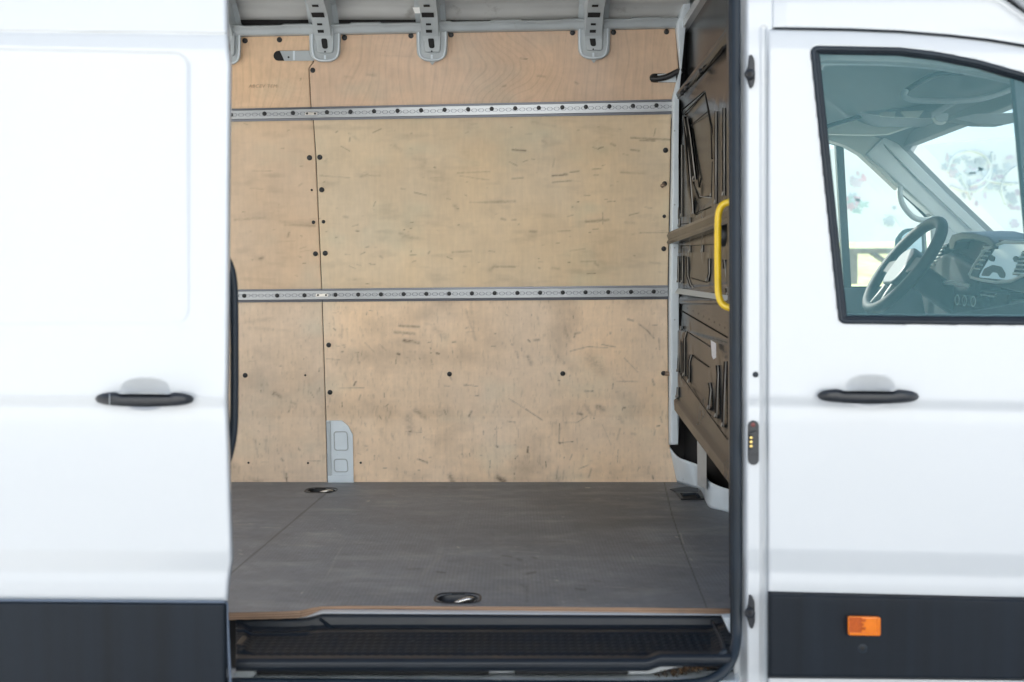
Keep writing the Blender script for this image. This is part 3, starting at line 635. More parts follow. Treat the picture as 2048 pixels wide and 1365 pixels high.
Zb = np.interp(Yg, [a[0] for a in ybk], [a[1] for a in ybk]); Zg = Zb+(2.62-Zb)*Tg
H = np.zeros(Yg.shape)
for pl in beads:
    dd = np.minimum.reduce([seg(Yg, Zg, pl[i], pl[i+1]) for i in range(len(pl)-1)])
    H += .0015*(1-sstep(.02, .045, dd))
sdr = inpoly_sdf(Yg, Zg, rec); H -= .010*sstep(.012, -.03, sdr)
dg = [toB(*c3(*p)) for p in [(165, 210), (178, 270), (215, 530), (240, 570)]]
dd = np.minimum.reduce([seg(Yg, Zg, dg[i], dg[i+1]) for i in range(3)]); H += .006*(1-sstep(.008, .035, dd))
sdr2 = inpoly_sdf(Yg, Zg, rec2); H -= .008*sstep(.006, -.012, sdr2)
# horizontal folds
H += .012*(1-sstep(0, .012, np.abs(Zg-1.31)-.055))*0
fold = lambda z0, h, wd: h*sstep(z0-wd, z0+wd, Zg)
H += fold(2.085, -.020, .010)+.022*np.exp(-((Zg-2.065)/.022)**2)+fold(1.185+.02*(Yg-3.0), -.014, .006)+fold(1.30, .012, .006)
H += -.012*np.exp(-((Zg-1.335)/.012)**2)
H += .020*(1-sstep(.0, .02, np.abs(Zg-(.99+.09*(Yg-3.0))-.01)-.012))*0
ed = Zg-Zb; H += .014*(1-sstep(.035, .05, ed))
vs = [(XB-H[j, i], Yg[j, i], Zg[j, i]) for j in range(NZ+1) for i in range(NY+1)]
fs = [(j*(NY+1)+i, j*(NY+1)+i+1, (j+1)*(NY+1)+i+1, (j+1)*(NY+1)+i) for j in range(NZ) for i in range(NY)]
bulk = link('bulkhead', rawmesh('bulkhead', vs, fs), M['bulk'], van, True, 'glossy dark bulkhead pressed with upright beads')
# cab side of the bulkhead
box('cab_back_wall', (XB+.09, 2.85, 1.0), (XB+.12, 4.12, 2.56), M['headliner'], van)
# cross bar
def bar_pt(px, py, o): p = PX(px, py, XB); p.x -= o; return p
xb0 = [(463, 0.0), (464, .028), (470, .034), (478, .028), (484, .034), (488, .028), (489, 0)]
vs = []; fs = []
for i, yv in enumerate((4.03, 3.5, 2.9, 2.4)):
    for (yy, o) in xb0:
        z = ZC+(CY-yy)/F*3.97; vs.append((XB-o-.002, yv, z-.004*(4.03-yv)))
for i in range(3):
    for k in range(6): a = i*7+k; fs.append((a, a+1, a+8, a+7))
fs.append((0, 1, 2, 3, 4, 5, 6))
cb = link('cross_bar', rawmesh('cross_bar', vs, fs), M['bulk'], van, False)
prism('light_band', [bar_pt(*q) for q in [(1360, 577, .006), (1466, 592, .006), (1466, 602, .018), (1360, 587, .018)]], (-.002, 0, 0), M['grey_paint'], bulk)
for k in range(9):
    q = lerp(0, 1, k/8); c = bar_pt(lerp(1367, 1452, q), lerp(611, 656, q), -.001); dome('spot_weld', (c.x-.004, c.y, c.z), (-1, 0, 0), .0032, .001, M['void'], bulk)
prism('warning_sticker', [bar_pt(*q) for q in [(1430, 681, .012), (1440.5, 687, .012), (1440.5, 716, .012), (1435, 719, .012), (1432, 712, .012)]], (-.001, 0, 0), M['sticker'], bulk)
tube('roof_cable', [bar_pt(1362, 198, .012), bar_pt(1382, 176, .012), bar_pt(1410, 146, .012), bar_pt(1440, 114, .012), bar_pt(1462, 90, .012)], .004, M['black'], bulk, n=8)
for (x_, y_) in ((1384, 174), (1413, 143), (1374, 186)): dome('cable_clip', bar_pt(x_, y_, .014), (-1, 0, -.2), .010, .012, M['black'], bulk)
M['bead_shade'] = mat('bead_shadow_enamel', (.006, .006, .006), .8, spec=.1)  # dark strips stand in for the shade inside the pressed beads
M['bead_highlight'] = mat('bead_highlight_enamel', (.30, .285, .26), .22, spec=.8)  # pale tubes and dots stand in for highlights along the beads
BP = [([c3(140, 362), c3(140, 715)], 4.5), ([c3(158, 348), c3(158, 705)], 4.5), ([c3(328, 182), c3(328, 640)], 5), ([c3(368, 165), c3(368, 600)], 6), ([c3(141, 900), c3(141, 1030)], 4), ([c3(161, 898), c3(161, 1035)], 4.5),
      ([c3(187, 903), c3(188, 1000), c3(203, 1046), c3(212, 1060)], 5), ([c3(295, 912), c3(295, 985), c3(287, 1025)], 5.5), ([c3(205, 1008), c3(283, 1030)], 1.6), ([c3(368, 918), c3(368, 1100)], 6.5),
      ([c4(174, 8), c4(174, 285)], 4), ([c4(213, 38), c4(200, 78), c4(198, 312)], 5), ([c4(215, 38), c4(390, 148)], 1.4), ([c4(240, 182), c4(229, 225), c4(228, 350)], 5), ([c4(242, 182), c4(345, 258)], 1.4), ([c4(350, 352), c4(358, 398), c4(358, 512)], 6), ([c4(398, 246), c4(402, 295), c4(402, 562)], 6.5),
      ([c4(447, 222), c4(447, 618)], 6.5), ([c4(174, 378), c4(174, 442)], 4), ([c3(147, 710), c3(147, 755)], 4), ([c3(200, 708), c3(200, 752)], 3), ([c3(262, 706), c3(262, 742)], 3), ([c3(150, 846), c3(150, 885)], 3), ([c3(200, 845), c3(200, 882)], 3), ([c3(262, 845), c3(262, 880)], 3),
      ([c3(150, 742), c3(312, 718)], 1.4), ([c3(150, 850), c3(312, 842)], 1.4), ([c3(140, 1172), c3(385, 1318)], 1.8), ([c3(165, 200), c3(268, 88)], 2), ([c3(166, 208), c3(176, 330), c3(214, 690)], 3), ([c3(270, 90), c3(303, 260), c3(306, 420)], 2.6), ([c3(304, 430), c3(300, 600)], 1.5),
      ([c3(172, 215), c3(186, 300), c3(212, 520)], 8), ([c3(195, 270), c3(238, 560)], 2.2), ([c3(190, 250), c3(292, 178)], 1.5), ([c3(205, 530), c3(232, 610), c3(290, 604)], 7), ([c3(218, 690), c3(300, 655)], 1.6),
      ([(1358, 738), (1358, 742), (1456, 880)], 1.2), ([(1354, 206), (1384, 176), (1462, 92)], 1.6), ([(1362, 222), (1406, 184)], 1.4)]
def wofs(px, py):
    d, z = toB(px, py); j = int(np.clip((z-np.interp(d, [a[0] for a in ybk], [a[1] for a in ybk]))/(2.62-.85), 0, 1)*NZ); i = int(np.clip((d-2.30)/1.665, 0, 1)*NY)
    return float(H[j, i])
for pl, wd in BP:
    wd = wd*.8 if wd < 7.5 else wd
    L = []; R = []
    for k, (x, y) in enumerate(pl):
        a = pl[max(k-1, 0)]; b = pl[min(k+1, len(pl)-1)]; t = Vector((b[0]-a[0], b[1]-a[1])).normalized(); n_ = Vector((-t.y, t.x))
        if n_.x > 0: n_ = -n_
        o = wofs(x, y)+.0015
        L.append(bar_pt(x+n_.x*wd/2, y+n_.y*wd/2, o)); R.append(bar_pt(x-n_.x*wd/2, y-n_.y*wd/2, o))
    bd = prism('pressed_bead', L+R[::-1], (-.0012, 0, 0), M['bead_shade'], bulk)
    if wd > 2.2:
        tube('bead_highlight', [p+Vector((-.002, 0, 0)) for p in R], .0022, M['bead_highlight'], bd, n=6)
        dome('bead_end', R[-1]*.5+L[-1]*.5+Vector((-.003, 0, .006)), (-1, 0, .3), .007, .003, M['bead_highlight'], bd)
dome('belt_anchor', bar_pt(1452, 470, .004), (-1, 0, 0), .035, .02, M['black'], bulk)
# white skirt, and a black sheet standing in for the shaded gap below the bulkhead
def skirt(s, t):
    a = [skirt0(min(max(s+o, 0), 1), t) for o in (-.045, -.03, -.015, 0, .015, .03, .045)]; v = Vector((0, 0, 0))
    for q in a: v += q
    return v/7
def skirt0(s, t):
    base = [(1352, 962), (1366, 967), (1390, 974), (1396, 975), (1404, 985), (1411, 1001), (1417, 1014), (1440, 1019), (1460, 1024), (1480, 1035), (1530, 1060)]
    top = [(1337, 893), (1352, 915), (1372, 922), (1394, 929), (1402, 938), (1408, 950), (1418, 965), (1440, 974), (1460, 980), (1480, 990), (1530, 1010)]
    k = s*(len(base)-1); i = min(int(k), len(base)-2); u = k-i
    b = (lerp(base[i][0], base[i+1][0], u), lerp(base[i][1], base[i+1][1], u)); tp = (lerp(top[i][0], top[i+1][0], u), lerp(top[i][1], top[i+1][1], u))
    B = PF(b[0], b[1]+2, ZF); T = P(tp[0], tp[1], B.y)
    return B.lerp(T, t)
grid('cab_step_skirt', 60, 8, skirt, M['grey_light'], van, solid=.004, off=-1)
prism('bulkhead_gap_shade', [(XB+.03, 4.2, ZF-.02), (XB+.40, 2.35, ZF-.02), (XB+.40, 2.35, 1.0), (XB+.03, 4.2, 1.0)], (.02, 0, 0), M['void'], van)
prism('gap_post', [P(1397, 870, 3.75), P(1413, 900, 3.6), P(1413, 980, 3.6), P(1398, 972, 3.75)], (0, .03, 0), M['grey_paint'], van)

# ------------------------------------------------------------------ load floor
FE = [(100, 1226), (460, 1225.5), (560, 1223.5), (600, 1221.5), (622, 1216.5), (642, 1213), (700, 1212), (1100, 1214), (1480, 1217.5), (1600, 1219)]
def floor_fn(s, t):
    x = lerp(100, 1600, s); ye = interp(x, FE)
    # even steps in image height, straight boards
    return PF(x, lerp(964.5, ye, t))
ovals = [(642, 981.5, 31, 4.6), (915.5, 1197.5, 45, 10)]
fm = [(x0, y0, x1, y1, w_, d_) for (x0, y0, x1, y1, w_, d_) in [(1005, 1112, 1022, 1114, 3, .5), (1035, 1118, 1044, 1120, 2.5, .5), (1065, 1115, 1072, 1117, 2.5, .5), (1055, 1148, 1069, 1145, 3.5, .6), (1035, 1120, 1042, 1122, 2.5, .4),
      (1152, 1178, 1170, 1180, 4.5, .5), (1190, 1162, 1200, 1163, 3, .35), (1010, 1130, 1020, 1132, 2.5, .4), (1043, 1170, 1048, 1174, 3, .35), (1014, 1176, 1020, 1177, 2.5, .3), (874, 1144, 890, 1146, 2.5, .6), (815, 1139, 840, 1138, 3, .35),
      (900, 1123, 925, 1120, 7, .2), (840, 1172, 860, 1174, 3, .25), (1053, 1172, 1054, 1205, 2.2, .4), (1100, 1084, 1128, 1084, 2.5, .25), (560, 1180, 600, 1182, 6, .15), (1160, 1050, 1380, 1040, 18, .22), (1280, 1090, 1360, 1085, 8, .25)]]
fl = [(735, 1003, 738, 1002, 1.3, .8), (1172, 976, 1180, 976, 1.1, .9), (1125, 1034, 1127, 1034, 1, .8), (603, 1187, 605, 1185, 1.3, .7), (1113, 1161, 1115, 1162, 1.5, .9), (1352, 1074, 1355, 1075, 1.5, .8), (1264, 1112, 1268, 1119, 1, .6), (1361, 1068, 1367, 1088, 1.6, .45), (1380, 1117, 1384, 1121, 1.6, .5),
      (683, 1095, 655, 1150, 2, .16), (560, 1090, 620, 1092, 2.5, .12), (520, 1055, 560, 1056, 1.2, .25), (470, 1050, 505, 1049, 4, .15), (1210, 1174, 1260, 1176, 1, .3), (1020, 1102, 1080, 1106, 1.2, .2), (880, 1114, 846, 1148, 6, .12), (480, 1108, 484, 1109, 2, .4), (478, 1100, 482, 1101, 1.5, .35), (916, 1094, 917, 1096, 1.3, .8)]
def floor_col(px, py, A):
    x, y = A[:, 0], A[:, 1]
    c = np.array([.155, .172, .196])[None, :]*np.ones((len(px), 3))
    v = 1+.45*(fbm(x*2.2, y*2.5, 81, 5)-.5)+.35*(fbm(x*9, y*14, 85, 4)-.5)+.25*(fbm(x*60, y*60, 88, 2)-.5)
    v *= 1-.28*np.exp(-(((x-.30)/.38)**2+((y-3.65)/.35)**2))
    v *= 1+.10*np.sin(x*2*math.pi/.0105)*np.clip(fbm(x*3, y*3, 99, 2)*2-.3, 0, 1)
    c = c*v[:, None]
    pale = np.clip(fbm(x*7, y*16, 91, 5)-.52, 0, 1)*2.0+np.clip(fbm(x*25, y*3, 93, 3)-.66, 0, 1)*.8
    c = c+pale[:, None]*np.array([.12, .115, .10])
    def stroke(lst):
        k = np.zeros(len(px))
        for (x0, y0, x1, y1, wd, dd) in lst:
            dx = x1-x0; dy = y1-y0; L2 = dx*dx+dy*dy+1e-6; t = np.clip(((px-x0)*dx+(py-y0)*dy)/L2, 0, 1)
            k = np.maximum(k, dd*np.exp(-(np.hypot(px-x0-t*dx, (py-y0-t*dy)*1.6)/wd)**2))
        return k
    spk = np.clip(fbm(x*170, y*90, 94, 2)-.74, 0, 1)*2.2*(fbm(x*4, y*6, 95, 2) > .45); c = c+spk[:, None]*np.array([.2, .19, .17])
    d = stroke(fm); c = c*(1-d[:, None])+np.array([.03, .028, .026])*d[:, None]
    li = stroke(fl); c = c*(1-li[:, None])+np.array([.5, .48, .42])*li[:, None]
    for (a, b) in [((656, 984), (455, 1153)), ((1328, 964), (1344, 1030)), ((1344, 1030), (1364, 1090)), ((1364, 1090), (1414, 1217)), ((455, 1153), (380, 1216))]:
        dx = b[0]-a[0]; dy = b[1]-a[1]; t = np.clip(((px-a[0])*dx+(py-a[1])*dy)/(dx*dx+dy*dy), 0, 1)
        dist = np.abs((px-a[0])*dy-(py-a[1])*dx)/math.hypot(dx, dy)
        g_ = ((((px-a[0])*dx+(py-a[1])*dy)/(dx*dx+dy*dy) > -.02) & (((px-a[0])*dx+(py-a[1])*dy)/(dx*dx+dy*dy) < 1.02))
        k = .8*np.exp(-(dist/1.1)**2)*g_; c = c*(1-k[:, None])
    return c
def fkeep(s, t):
    x = lerp(100, 1600, s); y = lerp(964.5, interp(x, FE), t)
    for (cx, cy, rx, ry) in ovals:
        if ((x-cx)/rx)**2+((y-cy)/ry)**2 < .85: return False
    return True
NFU, NFV = 620, 200
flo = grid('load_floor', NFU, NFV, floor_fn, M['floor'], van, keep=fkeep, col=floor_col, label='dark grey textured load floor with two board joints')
def fedge(s, t):
    x = lerp(100, 1600, s); p = PF(x, interp(x, FE)); p.z -= .0165*t; p.y -= .0006*math.sin(t*math.pi); p.z += .0004*math.sin(x*.2)*t; return p
grid('floor_edge', 300, 6, fedge, M['ply_edge'], flo, smooth=False)
box('under_floor', (-1.9, 2.46, ZF-.05), (XB+.30, 4.2, ZF-.032), M['void'], van)
def lash(cx, cy, rx, ry):
    c = PF(cx, cy); x0 = PF(cx-rx, cy).x; x1 = PF(cx+rx, cy).x; ya = PF(cx, cy-ry).y; yb = PF(cx, cy+ry).y
    hx = (x1-x0)/2; hy = (ya-yb)/2; mx = (x0+x1)/2; my = (ya+yb)/2
    def st(k):
        a = 2*math.pi*k; e = .62; return Vector((mx+hx*math.copysign(abs(math.cos(a))**e, math.cos(a)), my+hy*math.copysign(abs(math.sin(a))**e, math.sin(a)), ZF))
    def dish(s, t):
        p = st(s); q = Vector((mx, my, ZF)); r = [1.06, 1.0, .9, .8, .0][int(t*4)]; z = [0.001, .003, -.004, -.026, -.028][int(t*4)]
        p = q.lerp(p, r); p.z = ZF+z; return p
    o = grid('floor_lashing_eye', 48, 4, dish, M['black'], van, flip=True)
    tube('lashing_ring', [(mx-hx*.15, my-hy*.2, ZF-.012), (mx+hx*.1, my-hy*.25, ZF-.004), (mx+hx*.55, my-hy*.1, ZF+.001), (mx+hx*.75, my+hy*.2, ZF-.006), (mx+hx*.4, my+hy*.45, ZF-.010), (mx, my+hy*.4, ZF-.016)], .0050, M['chrome'], o, smooth_path=2)
    dome('lashing_screw', (mx-hx*.1, my-hy*.3, ZF-.024), (0, 0, 1), .007, .006, M['chrome'], o)
    return o
for o_ in ovals: lash(*o_)
le = prism('floor_lashing_eye', [PF(x, y, ZF+.002) for x, y in [(1350, 984), (1404, 983), (1408, 1000), (1362, 1000)]], (0, 0, .004), M['black'], van, bev=.001)
prism('lashing_recess', [PF(x, y, ZF+.0065) for x, y in [(1360, 987), (1396, 987), (1402, 997), (1367, 997)]], (0, 0, .001), M['void'], le)
tube('lashing_ring', [PF(1366, 990, ZF+.012), PF(1392, 988, ZF+.014), PF(1398, 994, ZF+.012)], .005, M['seal'], le)
prism('floor_cover_flap', [PF(x, y, ZF+.004) for x, y in [(1340, 980), (1372, 975), (1396, 978), (1396, 985), (1350, 984)]], (0, 0, .003), M['seal'], van)

# ------------------------------------------------------------------ sill, step tray
def sill_off(x): return interp(x, [(440, 1236), (600, 1236), (615, 1234), (645, 1226.5), (1600, 1231)])
def sillf(s, t):
    x = lerp(380, 1500, s); y = sill_off(x); p = P(x, y+lerp(-7, 4, t), lerp(2.43, 2.395, t)); return p
grid('floor_sill', 160, 3, sillf, M['white'], van, solid=.003)
# step tray cross-section in photo px (y) and depth, varying left/right
def tray(s, t):
    x = lerp(472, 1462, s)
    y0 = sill_off(x)+3.5; 
    off = interp(x, [(472, 7), (600, 7), (648, 0), (1600, 0)])
    ribs = [(y0, 2.394), (y0+3, 2.388), (1252+off, 2.382), (1259+off, 2.372), (1263+off*.8, 2.34), (1290, 2.27), (1310, 2.212), (1314, 2.205), (1317, 2.196), (1320, 2.186), (1326, 2.180), (1334, 2.180), (1340, 2.19)]
    k = t*(len(ribs)-1); i = min(int(k), len(ribs)-2); u = k-i
    y = lerp(ribs[i][0], ribs[i+1][0], u); d = lerp(ribs[i][1], ribs[i+1][1], u)
    # raised right / left ends
    e = float(sstep(1418, 1452, x)); wgt = float(sstep(1238, 1262, y)*(1-sstep(1300, 1322, y)))
    y -= 10*e*wgt; d -= .0*e
    e2 = float(1-sstep(486, 506, x)); y -= 8*e2*wgt
    if k > 6.5:                                     # lip rises at the right
        y -= 9*float(sstep(1290, 1325, x)); 
    bmp = .0
    # pressed steps in the riser at the left
    if 2 <= k <= 4: d += .012*float(sstep(606, 636, x)-1)*(1)
    return P(x, y, d+bmp)
M['riser'] = mat('step_riser_plastic', (.008, .012, .018), .42, noise=.15, scale=14, spec=.35)
tr = grid('side_step', 330, 72, tray, M['tread'], van, solid=.003, off=-1, label='black plastic entry step with studded tread')
tr.data.materials.append(M['riser'])
for p_ in tr.data.polygons:
    row = p_.index//330
    if row < 25 or row > 42: p_.material_index = 1
lip = tube('step_lip', [P(x, interp(x, [(478, 1321), (1290, 1328-4), (1330, 1314), (1440, 1312), (1452, 1300), (1455, 1285)]), interp(x, [(478, 2.19), (1500, 2.19)])) for x in list(range(478, 1300, 60))+[1300, 1315, 1330, 1360, 1400, 1435, 1446, 1452]], .0055, M['seal'], tr, n=8)
tube('step_end_lip', [P(1448, 1306, 2.19), P(1444, 1285, 2.25), P(1434, 1262, 2.33), P(1425, 1244, 2.385)], .005, M['seal'], tr, n=8, smooth_path=1)
tube('step_end_lip', [P(482, 1318, 2.195), P(486, 1300, 2.23), P(481, 1288, 2.27)], .004, M['seal'], tr, n=8, smooth_path=1)
for (x_, y_, a_, b_) in ((640, 1238, 662, 1262),): tube('riser_fold', [P(x_, y_, 2.385), P(a_, b_-6, 2.375), P(a_+10, b_, 2.36)], .004, M['tread'], tr, n=8)
box('sill_cavity_shade', (-.9, 2.44, .42), (.62, 2.46, .600), M['void'], van)  # added dark panel stands in for shade under the sill, hides ground behind
# lower sill flange with brackets
fl_ = grid('lower_sill', 120, 4, lambda s, t: P(lerp(440, 1478, s), lerp(1339, 1372, t)+1.5*math.sin(s*40)*(1-t), lerp(2.31, 2.165, t)), M['grey_light'], van, solid=.004, off=-1)
prism('sill_bracket', [P(x, y, 2.24) for x, y in [(978, 1327), (1030, 1327), (1030, 1347), (978, 1347)]], (0, .04, 0), M['white'], van, bev=.002)
prism('sill_block', [P(x, y, 2.22) for x, y in [(1030, 1330), (1256, 1330), (1256, 1350), (1030, 1350)]], (0, .08, 0), M['black'], van, bev=.002)
prism('sill_block', [P(x, y, 2.23) for x, y in [(512, 1330), (978, 1330), (978, 1351), (512, 1351)]], (0, .08, 0), M['black'], van, bev=.002)
prism('sill_bracket', [P(x, y, 2.235) for x, y in [(1256, 1330), (1300, 1327), (1328, 1319), (1400, 1317), (1400, 1330), (1345, 1338), (1300, 1349), (1256, 1350)]], (0, .04, 0), M['white'], van, bev=.002)
prism('roller_arm', [P(x, y, 2.23) for x, y in [(470, 1288), (484, 1292), (486, 1318), (474, 1320)]], (0, .06, 0), M['black'], van, bev=.004)
prism('roller_bracket', [P(x, y, 2.22) for x, y in [(466, 1346), (502, 1340), (512, 1348), (506, 1356), (468, 1358)]], (0, .05, 0), M['grey_paint'], van, bev=.003)
prism('pillar_foot', [P(x, y, 2.30) for x, y in [(1447, 1237), (1466, 1235), (1466, 1271), (1461, 1270)]], (0, .03, 0), M['grey_light'], van, bev=.002)
# leaf litter in the sill corner (uncountable)
rs = np.random.RandomState(8); vs = []; fs = []
for k in range(520):
    u = rs.rand(); x = lerp(1310, 1468, u**.8); yy = lerp(1352, 1322, float(sstep(1300, 1470, x)))+rs.normal(0, 4.5); p = P(x, min(yy, 1362), 2.215+rs.rand()*.03); r = .0015+.0035*rs.rand()
    a = rs.rand(3)*2-1; b = rs.rand(3)*2-1; A_ = Vector(a).normalized()*r; B_ = Vector(b).normalized()*r*.6; n0 = len(vs); vs += [p-A_, p+B_, p+A_, p-B_]; fs.append((n0, n0+1, n0+2, n0+3))
lit = link('leaf_litter', rawmesh('leaf_litter', vs, fs), M['rust_debris'], None, False); tag(lit, 'brown dirt and leaf litter in the corner of the door sill', kind='stuff')

# ================================================================== exterior: shared body-side section
DB = 2.20
def side_prof(py):
    """relative depth of the body side at photo height py (folds of the pressing)"""
    pts = [(-200, .085), (0, .060), (57, .052), (100, .044), (300, .026), (640, .004), (785, 0.), (795, .0), (812, .0060), (835, .004), (1000, .002), (1100, .0), (1143, .010), (1165, .008), (1200, .008), (1400, .02)]
    return interp(py, pts)
def softprof(py): return sum(side_prof(py+o) for o in (-4, -2, 0, 2, 4))/5
# ------------------------------------------------------------------ front door
def yshift(px): return (px-1540)*.021                    # pressings run slightly downhill in the photo
WIN = rounded([(1621, 93), (1800, 96), (1880, 106), (1960, 122), (2048, 147), (2230, 215), (2330, 652), (1679, 647)], [16, 0, 0, 0, 0, 60, 20, 14])
def inside(x, y, poly):
    c = False; n = len(poly)
    for i in range(n):
        a = poly[i]; b = poly[(i+1) % n]
        if (a[1] > y) != (b[1] > y) and x < (b[0]-a[0])*(y-a[1])/(b[1]-a[1])+a[0]: c = not c
    return c
def gap_y(px): return interp(px, [(1533, 57), (1700, 60), (1800, 64), (1900, 72), (1980, 81), (2048, 92), (2120, 108), (2300, 170)])
def cupf(px, py, cx, cy):
    u = (px-cx)/50; v = (py-cy)/(30 if py < cy else 34); r = math.sqrt(abs(u)**2.6+abs(v)**2.6)
    return float(.014*max(0, 1-r)**.85) if py < cy else float(.016*(1-sstep(.2, 1.0, r)))
def fd(px, py):
    d = DB+softprof(py-yshift(px))
    d += cupf(px, py, 1741, 781)
    e = min(px-1534, 60); d += .010*math.exp(-max(e, 0)/3.0)
    d += .010*math.exp(-max(py-gap_y(px), 0)/3.)
    d += .02*float(sstep(1900, 2400, px))
    return d
GX0, GX1 = 1534, 2334
def fdoor(s, t):
    x = lerp(GX0, GX1, s); y = lerp(gap_y(x)+1.5, 1400, t); return P(x, y, fd(x, y))
fdk = lambda s, t: not inside(lerp(GX0, GX1, s), lerp(gap_y(lerp(GX0, GX1, s))+1.5, 1400, t), WIN)
door = grid('front_door', 200, 336, fdoor, M['white'], van, keep=fdk, flip=True, solid=.012, off=-1, label='white passenger door with a tall window')
def on_door(x, y, o=0.): return P(x, y, fd(x, y)-o)
def inset(poly, d):
    cx = sum(p[0] for p in poly)/len(poly); cy = sum(p[1] for p in poly)/len(poly); out = []; n = len(poly)
    for i in range(n):
        a = Vector(poly[i-1]); b = Vector(poly[i]); c = Vector(poly[(i+1) % n]); t1 = (b-a).normalized(); t2 = (c-b).normalized()
        n1 = Vector((-t1.y, t1.x)); n2 = Vector((-t2.y, t2.x)); m = (n1+n2); m.normalize(); out.append(tuple(b+m*d))
    return out
def dense(poly, step=12):
    out = []; n = len(poly)
    for i in range(n):
        a = Vector(poly[i]); b = Vector(poly[(i+1) % n]); k = max(1, int((b-a).length/step))
        for j in range(k): out.append(tuple(a.lerp(b, j/k)))
    return out
wd_ = dense(WIN)
def wdep(x, y): return DB+softprof(y)+.02*float(sstep(1900, 2400, x))
tube('window_seal', [P(x, y, wdep(x, y)-.001) for x, y in inset(wd_, 4.5)], .0058, M['seal'], door, closed=True, n=10, flat=.8, up=(0, 1, 0))
tube('window_reveal', [P(x, y, wdep(x, y)+.012) for x, y in inset(wd_, 9)], .008, M['seal'], door, closed=True, n=8)
me = rawmesh('window_pane', [P(x, y, wdep(x, y)+.010) for x, y in wd_], [tuple(range(len(wd_)))])
link('window_pane', me, M['glass'], door, False)
prism('window_divider', [P(x, y, 2.235+side_prof(y)*.5) for x, y in [(2025, 130), (2062, 150), (2100, 655), (2072, 655)]], (0, .02, 0), M['seal'], door, bev=.003)
# door cladding
def clad(name, x0, x1, ytop, ybot, dfn, par, inset_bot=False):
    def c(s, t):
        x = lerp(x0, x1, s); yt = ytop(x); y = lerp(yt, ybot(x), t)
        e = min(t*(ybot(x)-yt), 400); o = .020*float(sstep(0, 9, e)); o *= 1
        ex = float(sstep(-1, 5, (x-x0) if par is door else (x1-x))); o = o*(.4+.6*ex)
        if inset_bot: o *= float(1-.9*sstep(ybot(x)-5, ybot(x), y))
        return P(x, y, dfn(x, y)-.001-o)
    return grid(name, 130, 60, c, M['clad'], par, flip=True, solid=.004, off=-1)
cl = clad('lower_cladding', 1535.5, 2330, lambda x: 1183+.0235*(x-1540), lambda x: 1357+.01*(x-1540), lambda x, y: DB+softprof(y-yshift(x)), door, True)
# side marker lamp
def md(x, y, o): return P(x, y, DB+softprof(y)-.021-o)
ml = prism('side_marker_lamp', [md(x, y, 0) for x, y in rounded([(1694, 1231), (1758, 1232), (1758, 1269.5), (1694, 1268.5)], 4)], (0, -.012, 0), M['orange'], door, bev=.003)
prism('lens_half', [md(x, y, .0122) for x, y in rounded([(1697, 1234), (1723, 1234), (1723, 1266), (1697, 1266)], 2)], (0, -.0012, 0), M['orange_dark'], ml)
for k in range(3): prism('lens_prism', [md(x, y, .0135) for x, y in [(1723, 1239+k*8), (1731 if k != 1 else 1727, 1239+k*8), (1731 if k != 1 else 1727, 1244+k*8), (1723, 1244+k*8)]], (0, -.0012, 0), M['orange_dark'], ml)
tube('lens_rim', [md(x, y, .0125) for x, y in rounded([(1697, 1234), (1755, 1235), (1755, 1266.5), (1697, 1265.5)], 3)], .0011, M['orange'], ml, closed=True, n=6)
dome('cladding_plug', md(1725, 1297, -.001), (0, -1, 0), .010, .003, M['seal'], door); dome('plug_hole', md(1725, 1297, .002), (0, -1, 0), .0045, .001, M['void'], door)
def handle(par, cx, cy, hw, dfn, drop, label):
    n = 60; vs = []; K = 20
    for i in range(n+1):
        u = -1+2*i/n; au = abs(u)
        w_ = math.sqrt(max(0, 1-au**7)); hgt = 15.5*w_*(1-.16*au**2)
        top = cy-hgt*(1.0 if au > .60 else lerp(.68, 1.0, float(sstep(.47, .62, au)))); bot = cy+hgt*1.0*(1-.12*au)
        x = cx+u*hw; mid = (top+bot)/2+drop*u; hh = (bot-top)/2
        stand = .030*w_+.004
        for k in range(K):
            a = 2*math.pi*k/K; sy = math.copysign(abs(math.sin(a))**.75, math.sin(a)); cxx = math.copysign(abs(math.cos(a))**.75, math.cos(a))
            back = float(.010*sstep(.62, .45, au)) if au < .62 else 0.
            dd = dfn(x, 1e9)-stand/2-.0015-(stand/2*w_+.0001)*cxx
            if cxx < 0: dd = min(dd, dfn(x, 1e9)+.004) - (back*2.0)
            vs.append(P(x, mid+hh*sy, dd))
    fs = [(i*K+k, i*K+(k+1) % K, (i+1)*K+(k+1) % K, (i+1)*K+k) for i in range(n) for k in range(K)]
    fs += [tuple(range(K)), tuple(range((n+1)*K-1, n*K-1, -1))]
    me = rawmesh('door_handle', vs, fs); bm = bmesh.new(); bm.from_mesh(me); bmesh.ops.recalc_face_normals(bm, faces=bm.faces); bm.to_mesh(me); bm.free()
    return link('door_handle', me, M['handle'], par, True, label)
handle(door, 1736.5, 793, 102, lambda x, y: DB, 1.0, None)

